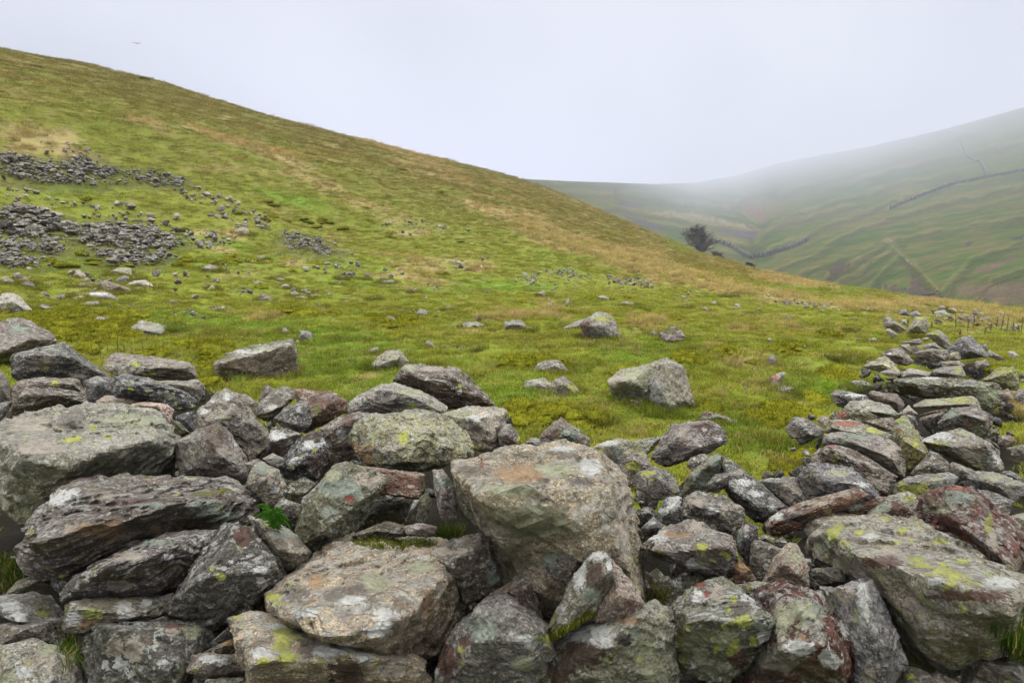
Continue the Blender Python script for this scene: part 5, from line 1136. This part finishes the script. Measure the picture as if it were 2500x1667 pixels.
tuft_object('grass_tuft', 'grass between the gnarled oblong stone and the flat-faced boulder', 'grass tuft', [(150+10*(k % 4), 1560+12*(k//4)) for k in range(20)], 30, .045, .0026, .9, M_GT, 4, G, .04)
tuft_object('grass_tuft', 'bright green grass at the right edge beside the huge yellow-spotted slab', 'grass tuft', [(2470+10*(k % 4), 1545+14*(k//4)) for k in range(20)], 60, .09, .0032, .6, M_GT, 5, G, .05)
GM = 'moss cushions on the boulders'
tuft_object('moss', 'dark green moss strip along the back edge of the beige slab', 'moss', line(865, 1322, 1055, 1322, 26)+line(870, 1330, 1050, 1333, 22), 90, .022, .004, .5, M_GM, 6, GM, .02)
tuft_object('moss', 'dark moss cushion draped over the stone above the fern', 'moss', [(710+9*(k % 7), 1175+9*(k//7)) for k in range(35)], 60, .02, .004, .6, M_GM, 7, GM, .02)
tuft_object('moss', 'green moss line in the crack below the white-peaked stone', 'moss', line(1355, 1545, 1440, 1490, 16), 80, .018, .004, .5, M_GM, 8, GM, .012)
tuft_object('moss', 'olive moss on top of the big layered boulder', 'moss', line(480, 1205, 570, 1195, 12), 70, .012, .004, .5, blade_material('yellow_moss', tint=(.20, .19, .010)), 9, GM, .015)

# fern: fronds with leaflets
def fern():
    q = surface_r(672, 1292)
    if q is None: q = world_at(672, 1292, 2.6)
    root = bpy.data.objects.new('fern', None); COL.objects.link(root); root.location = q
    tag(root, 'small bright green fern growing between the slanting pale slab and the dark stones', 'fern')
    mat = blade_material('fern_leaf', tint=(.085, .24, .03), trans=.35)
    mpp = q.length/F
    for k, (du, dv) in enumerate([(-26, -58), (-10, -40), (20, -48), (34, -26), (4, -30), (-34, -30), (12, -18), (38, -8)]):
        tipp = Vector((du*mpp, -.02, -dv*mpp*1.05)); V, Fc, bv, tp = [], [], [], []
        n = 11
        for i in range(n):
            t = (i+.5)/n; c = tipp*t + Vector((0, 0, .03*math.sin(t*3.1)))
            L = .016*math.sin(min(1, t*1.2+.25)*math.pi*.9)*(1-t*.45)+.004
            ax = tipp.normalized(); side = ax.cross(Vector((0, 1, .3))).normalized()
            for sg in (-1, 1):
                for m_ in range(5):
                    s = (m_+.6)/5; cc = c+side*sg*L*s+ax*L*.35*s; w_ = .0042*(1-s*.6); i0 = len(V)
                    V += [tuple(cc-ax*w_), tuple(cc+side*sg*.004), tuple(cc+ax*w_*1.6+Vector((0, -.003, .002))), tuple(cc-side*sg*.004)]
                    Fc.append((i0, i0+1, i0+2, i0+3)); bv += [random.random()*.7]*4; tp += [t]*4
            i0 = len(V); V += [tuple(c-side*.0012), tuple(c+side*.0012), tuple(tipp*(t+1/n)+Vector((0, 0, .03*math.sin((t+1/n)*3.1))))]; Fc.append((i0, i0+1, i0+2)); bv += [.4]*3; tp += [.2]*3
        mesh_np('frond', V, Fc, mat, False, None, root, dict(bv=np.array(bv), tip=np.array(tp)))
fern()

build_turf()

# ================================================================ dead dock stems
M_STALK = plain('dead_stem', (.10, .062, .040), .9, 40, .4, .002)
M_STALK2 = plain('dead_seed', (.13, .078, .048), .9, 40, .4, .002)
def tube(V, Fc, p0, p1, r0, r1, k=6):
    p0, p1 = Vector(p0), Vector(p1); d = (p1-p0)
    if d.length < 1e-6: return
    a = d.normalized().orthogonal().normalized(); b = d.normalized().cross(a); i0 = len(V)
    for (p, r) in ((p0, r0), (p1, r1)):
        for j in range(k): t = 6.2832*j/k; V.append(tuple(p+a*math.cos(t)*r+b*math.sin(t)*r))
    for j in range(k): Fc.append((i0+j, i0+(j+1) % k, i0+k+(j+1) % k, i0+k+j))
def stalk(u, v, hpx, label, group, seedy, seed):
    rg = random.Random(seed); r = hit_ground(u, v); x, y, _ = ray(u, v); x, y = float(x)*r, float(y)*r; z = float(terrain_z(x, y)[0])
    h = hpx*r/F*1.02; V, Fc = [], []; root = bpy.data.objects.new('dead_stalk', None); COL.objects.link(root); root.location = (x, y, z-.02)
    tag(root, label, 'dead stalk', group)
    lx, ly = rg.uniform(-.08, .08)*h, rg.uniform(-.05, .05)*h; pts = [Vector((lx*t*t+rg.uniform(-.006, .006)*h, ly*t, h*t+.0)) for t in [k/6 for k in range(7)]]
    rr = .006 if seedy else .0055
    for k in range(6): tube(V, Fc, pts[k], pts[k+1], rr*(1-.09*k), rr*(1-.09*(k+1)))
    mesh_np('stem', V, Fc, M_STALK, True, None, root)
    if seedy:
        V, Fc = [], []
        for k in range(46):
            t = rg.uniform(.28, 1.0); i = min(5, int(t*6)); c = pts[i].lerp(pts[i+1], t*6-i); a = rg.uniform(0, 6.28); w = .035*(1.15-t)*rg.uniform(.3, 1)
            c = c+Vector((math.cos(a)*w, math.sin(a)*w, rg.uniform(-.01, .01))); s = rg.uniform(.005, .009); i0 = len(V)
            V += [tuple(c+Vector(d)*s) for d in ((1, 0, 0), (-1, 0, 0), (0, 1, 0), (0, -1, 0), (0, 0, 1.3), (0, 0, -1.3))]
            Fc += [(i0+a_, i0+b_, i0+c_) for a_, b_, c_ in ((0, 2, 4), (2, 1, 4), (1, 3, 4), (3, 0, 4), (2, 0, 5), (1, 2, 5), (3, 1, 5), (0, 3, 5))]
        mesh_np('seed_head', V, Fc, M_STALK2, False, None, root)
for k, (tx, ty, h) in enumerate([(1352, 215, 120), (1448, 215, 80), (1495, 205, 100), (1580, 250, 60), (1668, 200, 80), (1703, 235, 130), (1748, 238, 110), (1860, 245, 120), (1840, 235, 60), (1172, 200, 60), (1390, 245, 40), (985, 200, 60), (1625, 225, 60), (1800, 215, 60)]):
    stalk(1900+tx/TS, 740+ty/TS, h/TS, ['tallest rust-brown seeded dock stem left of its row on the right', 'short ragged dock stem, second of the row on the right', 'thin dock stem, third of the row on the right', 'stubby dock stem standing lower than its row on the right', 'slim dock stem left of the thick pair on the right',
          'thick dock stem, left one of the tall pair on the right', 'dock stem, right one of the tall pair on the right', 'tall dock stem nearest the right edge of the frame', 'short dock stem beside the tallest near the right edge', 'short thin stem above the far wall boulders', 'tiny stem at the foot of the leftmost tall dock stem',
          'bare stem beside the small pale block at the far wall tip', 'low stem between the stubby stem and the slim one', 'low thin stem between the tall pair and the frame edge'][k], 'dead dock stems right of the wall', True, 100+k)
for k, (tx, ty, h) in enumerate([(718, 430, 120), (772, 400, 150), (905, 385, 120), (955, 390, 80), (1020, 420, 80), (1100, 425, 125), (1290, 415, 50), (825, 370, 50)]):
    stalk(tx/TS, 740+ty/TS, h/TS, ['leftmost bare dark stem of the thin row behind the left rubble', 'tallest bare dark stem, forked looking, of the row behind the left rubble', 'straight dark stem third of the tall ones behind the left rubble', 'short stem right after the straight dark one behind the left rubble', 'short slender stem in the middle right of the left row', 'leaning dark stem at the right of the left row',
          'tiny rightmost stem of the left row', 'faint short stem between the two tall ones of the left row'][k], 'thin dead stems behind the left rubble', False, 200+k)

# ================================================================ far dale and hills
def far_r(u, v):
    vs = np.interp(u, [1000, 1150, 1250, 1400, 1500, 1600, 1700, 1800, 1900, 2000, 2123, 2305, 2500, 2700, 2900], [425, 431, 436, 443, 446, 450, 446, 428, 399, 380, 358, 316, 262, 205, 150])
    rs_ = np.interp(u, [1000, 1250, 1350, 1500, 1600, 1700, 1800, 1900, 2100, 2300, 2500, 2900], [520, 560, 680, 1200, 2400, 4600, 5400, 5000, 4200, 3200, 2700, 2200])
    vb = np.interp(u, [1000, 1250, 1500, 1700, 1850, 2000, 2200, 2500, 2900], [600, 560, 640, 700, 740, 760, 790, 830, 850])
    rb = np.interp(u, [1000, 1250, 1500, 1700, 1850, 2000, 2200, 2500, 2900], [330, 330, 300, 250, 230, 210, 190, 165, 150])
    t = np.clip((vb-v)/(vb-vs), 0, 1)
    return rb*(rs_/rb)**(t**1.9), vs
STREAM = [(446, 1790), (490, 1850), (540, 1862), (562, 1856), (590, 1845), (615, 1828), (640, 1836), (700, 1870), (900, 2000)]
us = np.linspace(1080, 2880, 900)
NJ = 420
TT = np.linspace(0, 1, NJ)
UU = np.repeat(us[:, None], NJ, 1)
_, vsky = far_r(us, us*0+500)
VV = 900 + (vsky[:, None]-900)*TT[None, :]
RRf, _ = far_r(UU, VV)
dx, dy, dz = ray(UU, VV)
FX, FY, FZ = dx*RRf, dy*RRf, dz*RRf
uf, vf = UU.ravel(), VV.ravel()
us_ = np.interp(vf, [s[0] for s in STREAM], [s[1] for s in STREAM])
side = uf-us_                      # negative: left flank, positive: right flank
sr = ss(-20, 20, side)
# spurs: crest lines running obliquely down into the dale on either flank
CREST = [[(640, 400), (720, 330), (850, 290), (1000, 245), (1150, 220)], [(640, 395), (690, 350), (800, 318), (900, 300)], [(650, 430), (760, 380), (870, 335), (1000, 285), (1100, 262), (1250, 232), (1344, 215)],
         [(690, 470), (800, 420), (900, 370), (1000, 325), (1130, 295), (1344, 245)], [(740, 490), (860, 440), (980, 400), (1100, 372), (1344, 330)], [(790, 505), (880, 460), (985, 395)],
         [(840, 515), (910, 470), (1005, 405)], [(900, 545), (960, 485), (1010, 432)], [(985, 395), (1050, 450), (1120, 530)], [(1120, 540), (1200, 440), (1344, 390)], [(1200, 560), (1260, 500), (1344, 470)],
         [(700, 270), (850, 225), (1000, 180), (1200, 110)], [(850, 250), (1000, 205), (1344, 130)], [(0, 234), (400, 247), (560, 292), (640, 350)], [(60, 258), (330, 272), (480, 298), (600, 340), (650, 368)],
         [(120, 300), (300, 308), (420, 330), (560, 358), (640, 385)], [(250, 335), (400, 350), (500, 372), (620, 405)], [(360, 385), (450, 400), (560, 420), (620, 436)], [(660, 250), (600, 280), (560, 300)]]
def seg_dist(x, y, L):
    dd = np.full(len(x), 1e9); up_ = np.zeros(len(x))
    for (a, b) in zip(L[:-1], L[1:]):
        a = (1250+a[0]/1.075, 220+a[1]/1.075); b = (1250+b[0]/1.075, 220+b[1]/1.075); L2 = (b[0]-a[0])**2+(b[1]-a[1])**2
        t = np.clip(((x-a[0])*(b[0]-a[0])+(y-a[1])*(b[1]-a[1]))/L2, 0, 1); px, py = x-a[0]-t*(b[0]-a[0]), y-a[1]-t*(b[1]-a[1])
        q = np.hypot(px, py); k = q < dd; up_ = np.where(k, py, up_); dd = np.where(k, q, dd)
    return dd, up_
wob = fbm(np.stack([uf*.012, vf*.02, uf*0], 1), 3)
relief = np.zeros(len(uf)); crest = np.zeros(len(uf)); under = np.zeros(len(uf))
for L in CREST:
    d_, up_ = seg_dist(uf+wob*5, vf+wob*7, L)
    hgt = np.where(up_ > 0, np.exp(-d_/13), np.exp(-d_/24)); relief = np.maximum(relief, hgt)
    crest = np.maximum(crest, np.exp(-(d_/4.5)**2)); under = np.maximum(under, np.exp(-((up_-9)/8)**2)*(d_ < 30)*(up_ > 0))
scoord = np.where(side > 0, vf+np.interp(vf, [380, 520, 620, 700], [.28, .34, .60, .85])*side, vf-.20*side)
fine = fbm(np.stack([(scoord+wob*12)*.06, uf*.004, uf*0+2.2], 1), 4)
fine2 = fbm(np.stack([(scoord+wob*12)*.16, uf*.02, uf*0+5.2], 1), 3)
rel = relief*.85 + fine*.16 + fine2*.05
edge_t = np.repeat((1-np.clip((TT-.96)/.04, 0, 1))[None, :], len(us), 0).ravel()
gully = np.exp(-(side/12)**2)*ss(450, 520, vf)
mul = 1 - (.030*rel - .02*gully)*edge_t
RF2 = RRf.ravel()*mul
def setr():
    return np.stack([dx.ravel()*RF2, dy.ravel()*RF2, dz.ravel()*RF2], 1)
# colours
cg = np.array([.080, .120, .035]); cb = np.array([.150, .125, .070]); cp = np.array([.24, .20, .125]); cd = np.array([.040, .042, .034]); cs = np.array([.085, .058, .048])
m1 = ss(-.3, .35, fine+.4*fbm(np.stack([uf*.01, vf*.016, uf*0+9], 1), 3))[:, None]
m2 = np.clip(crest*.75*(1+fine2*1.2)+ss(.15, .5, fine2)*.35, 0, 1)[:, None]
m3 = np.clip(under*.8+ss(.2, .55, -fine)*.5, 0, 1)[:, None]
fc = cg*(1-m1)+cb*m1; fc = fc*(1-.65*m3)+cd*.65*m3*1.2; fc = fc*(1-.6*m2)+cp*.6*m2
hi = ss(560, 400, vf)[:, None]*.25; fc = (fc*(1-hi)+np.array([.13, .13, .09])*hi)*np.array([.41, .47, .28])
def paint(poly, colr, soft=3.0, base=None):
    """blend a bare patch into the sward"""
    global fc
    poly = np.array(poly, float); n = len(poly); d = np.full(len(uf), 1e9); ins = np.zeros(len(uf), bool)
    box = (uf > poly[:, 0].min()-15) & (uf < poly[:, 0].max()+15) & (vf > poly[:, 1].min()-15) & (vf < poly[:, 1].max()+15)
    idx_ = np.nonzero(box)[0]; x, y = uf[idx_], vf[idx_]; dd = np.full(len(idx_), 1e9); ii = np.zeros(len(idx_), bool)
    for k in range(n):
        x1, y1 = poly[k]; x2, y2 = poly[(k+1) % n]; L2 = (x2-x1)**2+(y2-y1)**2+1e-9
        t = np.clip(((x-x1)*(x2-x1)+(y-y1)*(y2-y1))/L2, 0, 1); dd = np.minimum(dd, np.hypot(x-x1-t*(x2-x1), y-y1-t*(y2-y1)))
        cr = ((y1 > y) != (y2 > y)) & (x < (x2-x1)*(y-y1)/(y2-y1+1e-12)+x1); ii ^= cr
    sd = np.where(ii, dd, -dd) + fbm(np.stack([x*.09, y*.09, x*0], 1), 3)*soft*1.5
    w_ = ss(-soft*.4, soft*.6, sd)[:, None]
    fc[idx_] = fc[idx_]*(1-w_)+np.array(colr)*.55*w_*(1+.35*fbm(np.stack([x*.15, y*.3, x*0], 1), 3))[:, None]
    return idx_, w_[:, 0]
def t5(pts): return [(1900+a/TS, 240+b/TS) for a, b in pts]
def t4(pts): return [(1500+a/TS, 380+b/TS) for a, b in pts]
scars = [t5([(350, 1430), (410, 1310), (460, 1260), (540, 1265), (570, 1285), (520, 1310), (480, 1340), (420, 1370)]), t5([(570, 1275), (640, 1240), (700, 1255), (640, 1262)]),
         t5([(970, 1540), (1010, 1400), (1045, 1370), (1100, 1420), (1160, 1470), (1230, 1470), (1240, 1530), (1180, 1560), (1340, 1600), (1100, 1580)]), t5([(1250, 1530), (1350, 1530), (1370, 1600), (1260, 1600)]), t5([(820, 1430), (900, 1440), (1000, 1480), (840, 1490)])]
for s in scars:
    ii_, w_ = paint(s, (.075, .056, .046), 8.0); RF2[ii_] *= 1+w_*.004
paint(t5([(1780, 1070), (1870, 1055), (1870, 1080), (1800, 1085)]), (.06, .05, .05), 1.5); paint(t5([(1430, 1110), (1500, 1100), (1490, 1125), (1440, 1140)]), (.06, .05, .05), 1.5)
paint(t5([(1480, 1330), (1800, 1200), (1830, 1220), (1600, 1340)]), (.12, .085, .06), 4); paint(t5([(1350, 1440), (1882, 1400), (1960, 1560), (1700, 1568), (1400, 1500)]), (.13, .10, .06), 6)
paint(t5([(790, 1080), (850, 1060), (880, 1100), (830, 1110)]), (.16, .14, .09), 3); paint(t5([(870, 1130), (900, 1150), (1050, 1290), (1000, 1260)]), (.20, .17, .11), 2.5)
ii_, w_ = paint(t4([(950, 380), (1040, 370), (1130, 400), (1170, 490), (1110, 500), (1020, 430)]), (.15, .092, .066), 3)
for cl in [t4([(800, 555), (900, 575), (980, 570), (1095, 585), (1090, 625), (1000, 635), (900, 610), (820, 585)]), t4([(30, 350), (110, 345), (230, 375), (230, 400), (90, 395), (20, 375)]), t4([(20, 430), (120, 470), (240, 500), (370, 545), (360, 570), (240, 550), (110, 490)]), t4([(370, 320), (640, 325), (640, 335), (380, 330)]), t4([(90, 275), (200, 280), (360, 300), (200, 292)]), t4([(-150, 262), (30, 266), (30, 275), (-150, 272)])]:
    ii_, w_ = paint(cl, (.075, .072, .075), 2); RF2[ii_] *= 1+w_*.008
paint(t4([(1020, 740), (1060, 720), (1130, 760), (1060, 790)]), (.06, .065, .04), 3)
paint(t4([(480, 370), (700, 345), (880, 380), (900, 430), (700, 400)]), (.17, .15, .09), 6); paint(t4([(200, 420), (600, 440), (1000, 530), (1050, 570), (700, 500), (300, 450)]), (.19, .17, .10), 6)
paint(t4([(560, 360), (860, 400), (960, 460), (700, 440)]), (.075, .105, .045), 6)
nf = len(us)
fid = np.arange(nf*NJ).reshape(nf, NJ)
fq = np.stack([fid[:-1, :-1], fid[1:, :-1], fid[1:, 1:], fid[:-1, 1:]], -1).reshape(-1, 4)
VF = setr()
# far side of the ridge: carries on behind the skyline and falls away
top = VF.reshape(nf, NJ, 3)[:, -1]; ext = []; ec = []
for k in range(1, 9):
    e = top.copy(); e[:, :2] *= 1+.06*k; e[:, 2] += (.00*k-.004*k*k)*np.abs(top[:, 1])*1.0; ext.append(e); ec.append(fc.reshape(nf, NJ, 3)[:, -1])
VF = np.vstack([VF]+ext); fcA = np.vstack([fc]+ec); prev = fid[:, -1]
for k in range(8):
    cur = nf*NJ+k*nf+np.arange(nf); fq = np.vstack([fq, np.stack([prev[:-1], prev[1:], cur[1:], cur[:-1]], -1)]); prev = cur
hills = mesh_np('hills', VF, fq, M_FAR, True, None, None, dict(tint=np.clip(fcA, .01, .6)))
tag(hills, kind='structure')

# ---------------------------------------------------------------- dry stone walls and a bare tree beyond the slope
M_WALL = plain('weathered_walling', (.060, .060, .055), .95, 1.2, .5, .2)
def far_point(u, v):
    r, _ = far_r(np.array([u]), np.array([v])); x, y, z = ray(u, v)
    i = int(np.argmin(np.abs(us-u))); j = int(np.argmin(np.abs(VV[i]-v))); k = i*NJ+j; r = RF2[k]*.998
    return np.array([float(x)*r, float(y)*r, float(z)*r])
def stone_wall(pts, label, h=1.6, w=.9):
    P = []
    for (a, b) in zip(pts[:-1], pts[1:]):
        n = max(4, int(math.hypot(b[0]-a[0], b[1]-a[1])/2.0))
        P += [far_point(a[0]+(b[0]-a[0])*k/n, a[1]+(b[1]-a[1])*k/n) for k in range(n)]
    P.append(far_point(*pts[-1])); P = np.array(P); V, Fc = [], []
    rg = np.random.default_rng(int(pts[0][0])); base = P[0].copy()
    for i, p in enumerate(P):
        d = P[min(i+1, len(P)-1)]-P[max(i-1, 0)]; d[2] = 0; d /= np.linalg.norm(d)+1e-9; s = np.array([-d[1], d[0], 0])
        hh = h*rg.uniform(.75, 1.15)
        for (o_, z_) in ((-w*.7, -1.5), (-w*.4, hh*.8), (-w*.2, hh), (w*.2, hh), (w*.4, hh*.8), (w*.7, -1.5)):
            V.append(p-base+s*o_+np.array([0, 0, z_])+rg.normal(0, .08, 3))
        if i: Fc += [(6*(i-1)+k, 6*(i-1)+k+1, 6*i+k+1, 6*i+k) for k in range(5)]
    Fc += [(0, 1, 2, 3, 4, 5), tuple(len(V)-6+k for k in (5, 4, 3, 2, 1, 0))]
    o = mesh_np('stone_wall', np.array(V), Fc, M_WALL, False, base); tag(o, label, 'stone wall', 'dry stone walls in the far dale')
stone_wall(t5([(1960, 540), (1882, 560), (1760, 580), (1640, 602), (1500, 630), (1300, 672), (1220, 700), (1100, 750), (960, 805), (860, 850)]), 'long dry stone wall crossing the misty right-hand hillside', 2.6, 1.6)
stone_wall(t5([(1630, 602), (1600, 590), (1570, 530), (1550, 490), (1480, 470), (1440, 440), (1425, 400), (1380, 310), (1330, 270), (1260, 240)]), 'dry stone wall climbing up into the fog on the right-hand hillside', 2.6, 1.8)
stone_wall(t4([(720, 655), (800, 668), (860, 690), (920, 715), (960, 745), (1000, 775), (1045, 790)]), 'dry stone wall bending down to the stream right of the bare tree', 2.2, 1.4)
stone_wall(t4([(1060, 792), (1140, 775), (1250, 742), (1330, 718), (1400, 690), (1480, 650)]), 'dry stone wall rising from the stream up the right flank of the dale', 2.2, 1.4)

def bare_tree(u, vbase, vtop, r, label, seed, width, spread=.62, name='bare_tree', lean=0.0):
    rg = random.Random(seed); h = (vbase-vtop)*r/F; x, y, z = [float(a)*r for a in ray(u, vbase)]
    root = bpy.data.objects.new(name, None); COL.objects.link(root); root.location = (x, y, z-.8)
    tag(root, label, 'tree' if h > 4 else 'bush', 'leafless trees in the dale')
    V, Fc, V2, F2 = [], [], [], []
    def limb(p, d, L, rad, lev):
        n = 4; q = p
        for k in range(n):
            d = (d+Vector((rg.gauss(0, .16), rg.gauss(0, .16), .10))).normalized(); e = q+d*L/n
            tube(V if lev < 1 else V2, Fc if lev < 1 else F2, q, e, max(.013, rad*(1-.2*k)), max(.009, rad*(1-.2*(k+1))), 6 if lev < 2 else 3)
            if lev < 3:
                for _ in range((3, 2, 2)[lev]):
                    a = rg.uniform(0, 6.28); o = d.orthogonal().normalized(); o = o*math.cos(a)+d.cross(o)*math.sin(a)
                    limb(q.lerp(e, rg.random()), (d*.75+o*rg.uniform(.5, .9)+Vector((0, 0, .1))).normalized(), L*rg.uniform(.34, .55), rad*.42, lev+1)
            q = e
    q = Vector((0, 0, 0)); N_ = 9
    for k in range(N_):
        e = q+Vector((rg.gauss(0, .02)*h, rg.gauss(0, .02)*h, h*.86/N_)); tube(V, Fc, q, e, h*.030*(1-.09*k), h*.030*(1-.09*(k+1)), 8)
        t = (k+1)/N_
        if k >= 1:
            for _ in range(3):
                a = rg.uniform(0, 6.28); limb(e, Vector((math.cos(a), math.sin(a), .55+.9*t)).normalized(), h*(.40-.14*t)*rg.uniform(.8, 1.15), h*.012*(1.2-t), 0)
        q = e
    A_ = np.array(V); B_ = np.array(V2); mpp = r/F
    kz = h/max(A_[:, 2].max(), B_[:, 2].max()); kx = width*mpp/(np.percentile(B_[:, 0], 98)-np.percentile(B_[:, 0], 2))
    for M__ in (A_, B_): M__[:, 2] *= kz; M__[:, 0] = M__[:, 0]*kx + .10*M__[:, 2]*lean; M__[:, 1] *= kx
    V, V2 = A_, B_
    mt = M_BARK; mesh_np('trunk', V, Fc, mt, True, None, root); mesh_np('crown', V2, F2, mt, False, None, root)
    zs = np.array(V2)[:, 2]; 
    return root, len(V2)
M_BARK = plain('bark', (.085, .078, .075), .95, 3, .3, .02)
print('TREE', bare_tree(1699, 624, 541, 158, 'large bare winter tree standing at the edge of the slope', 5, 58, .62, 'bare_tree', 1.6))
print('TREE', bare_tree(1745, 630, 606, 150, 'low leafless bush right of the large bare tree', 8, 24, .9, 'bare_bush'))
print('TREE', bare_tree(1828, 652, 630, 135, 'dark leafless bush by the stream where two walls meet', 12, 26, .9, 'bare_bush'))

# a bird far off over the slope
def bird():
    p = world_at(334, 107, 60); V = []; Fc = []
    body = [(-.22, 0, 0), (-.1, .05, .02), (.08, .055, .0), (.25, .01, 0), (-.1, -.05, .02), (.08, -.055, 0), (0, 0, .06), (0, 0, -.06)]
    V += body; Fc += [(0, 1, 6), (1, 2, 6), (2, 3, 6), (0, 6, 4), (4, 6, 5), (5, 6, 3), (1, 0, 7), (2, 1, 7), (3, 2, 7), (4, 7, 0), (5, 7, 4), (3, 7, 5)]
    for s in (-1, 1):
        i0 = len(V); V += [(-.05, s*.04, .02), (.1, s*.04, .02), (-.02, s*.28, .13), (.12, s*.30, .13), (-.10, s*.62, .05), (-.04, s*.60, .06)]
        V += [(a, b, c-.012) for (a, b, c) in V[i0:i0+6]]
        for o_ in (0, 6): Fc += [(i0+o_, i0+o_+1, i0+o_+3, i0+o_+2), (i0+o_+2, i0+o_+3, i0+o_+5, i0+o_+4)]
        Fc += [(i0, i0+2, i0+8, i0+6), (i0+2, i0+4, i0+10, i0+8), (i0+1, i0+3, i0+9, i0+7), (i0+3, i0+5, i0+11, i0+9)]
    o = mesh_np('bird', V, Fc, plain('plumage', (.05, .05, .05)), True, p); o.rotation_euler = (0, .1, math.pi/2+.35); o.scale = (.5, .5, .5)
    tag(o, 'small dark bird flying over the left hillside', 'bird')
bird()

# ================================================================ air, sky and light
bm = bmesh.new(); bmesh.ops.create_cube(bm, size=1); me = bpy.data.meshes.new('haze'); bm.to_mesh(me); bm.free()
haze = bpy.data.objects.new('haze', me); COL.objects.link(haze)
zlo = min(float(VF[:, 2].min()), float(Z.min()))-1.0
zhi = max(float(VF[:, 2].max()), float(Z.max()))+6
print('Z range', zlo, zhi, 'far x', VF[:, 0].min(), VF[:, 0].max(), VF[:, 1].max())
x0, x1, y0, y1 = min(-720, VF[:, 0].min()-5), max(720, VF[:, 0].max()+5), -720, VF[:, 1].max()+5
haze.location = ((x0+x1)/2, (y0+y1)/2, (zlo+zhi)/2); haze.scale = (x1-x0, y1-y0, zhi-zlo)
mh = bpy.data.materials.new('moor_fog'); mh.use_nodes = True; mh.node_tree.nodes.clear()
vo = mh.node_tree.nodes.new('ShaderNodeOutputMaterial'); pv = mh.node_tree.nodes.new('ShaderNodeVolumePrincipled')
pv.inputs['Color'].default_value = (.595, .625, .735, 1); pv.inputs['Density'].default_value = .00043; pv.inputs['Anisotropy'].default_value = .3
mh.node_tree.links.new(pv.outputs[0], vo.inputs['Volume']); me.materials.append(mh)
tag(haze, 'pale even mist lying over the whole dale', 'haze', kind='stuff')

w = bpy.data.worlds.new('World'); scene.world = w; w.use_nodes = True; nt = w.node_tree; nt.nodes.clear()
SUN_EL, SUN_AZ = R(64), R(25)
sky = nt.nodes.new('ShaderNodeTexSky'); sky.sky_type = 'NISHITA'; sky.sun_disc = False; sky.sun_elevation = SUN_EL; sky.sun_rotation = SUN_AZ
b1 = nt.nodes.new('ShaderNodeBackground'); b1.inputs[1].default_value = .1; nt.links.new(sky.outputs[0], b1.inputs[0])
tcw = nt.nodes.new('ShaderNodeTexCoord'); sx = nt.nodes.new('ShaderNodeSeparateXYZ'); nt.links.new(tcw.outputs['Generated'], sx.inputs[0])
cn = nt.nodes.new('ShaderNodeTexNoise'); nt.links.new(tcw.outputs['Generated'], cn.inputs['Vector']); cn.inputs['Scale'].default_value = 1.6; cn.inputs['Detail'].default_value = 3
cr_ = nt.nodes.new('ShaderNodeValToRGB'); nt.links.new(cn.outputs['Fac'], cr_.inputs[0])
cr_.color_ramp.elements[0].position = .42; cr_.color_ramp.elements[0].color = (.62, .65, .745, 1); cr_.color_ramp.elements[1].position = .60; cr_.color_ramp.elements[1].color = (.82, .84, .915, 1)
mr = nt.nodes.new('ShaderNodeMapRange'); nt.links.new(sx.outputs[2], mr.inputs[0]); mr.inputs[1].default_value = .32; mr.inputs[2].default_value = 1.0; mr.inputs[3].default_value = 1.0; mr.inputs[4].default_value = 9.5
mw = nt.nodes.new('ShaderNodeMix'); mw.data_type = 'RGBA'; mz = nt.nodes.new('ShaderNodeMapRange'); nt.links.new(sx.outputs[2], mz.inputs[0]); mz.inputs[1].default_value = .3; mz.inputs[2].default_value = .7
nt.links.new(mz.outputs[0], mw.inputs[0]); nt.links.new(cr_.outputs[0], mw.inputs[6]); mw.inputs[7].default_value = (.70, .69, .665, 1)
b2 = nt.nodes.new('ShaderNodeBackground'); nt.links.new(mw.outputs[2], b2.inputs[0]); nt.links.new(mr.outputs[0], b2.inputs[1])
mxs = nt.nodes.new('ShaderNodeMixShader'); mxs.inputs[0].default_value = .93; nt.links.new(b1.outputs[0], mxs.inputs[1]); nt.links.new(b2.outputs[0], mxs.inputs[2])
wo = nt.nodes.new('ShaderNodeOutputWorld'); nt.links.new(mxs.outputs[0], wo.inputs[0])
sl = bpy.data.lights.new('sun', 'SUN'); so = bpy.data.objects.new('sun', sl); COL.objects.link(so); sl.energy = 1.5; sl.angle = R(10); sl.color = (1, .97, .93)
dirv = Vector((math.sin(SUN_AZ)*math.cos(SUN_EL), math.cos(SUN_AZ)*math.cos(SUN_EL), math.sin(SUN_EL)))
so.rotation_euler = dirv.to_track_quat('Z', 'Y').to_euler(); so.location = (0, 0, 30)
vs_ = scene.view_settings; vs_.view_transform = 'Standard'; vs_.look = 'None'; vs_.gamma = 1; vs_.exposure = -0.12; vs_.use_curve_mapping = False
cy = scene.cycles; cy.use_denoising = True; cy.max_bounces = 4; cy.diffuse_bounces = 3; cy.glossy_bounces = 2; cy.transmission_bounces = 2; cy.volume_bounces = 1; cy.transparent_max_bounces = 8
try: cy.denoiser = 'OPENIMAGEDENOISE'; cy.denoising_input_passes = 'RGB_ALBEDO_NORMAL'
except Exception: pass
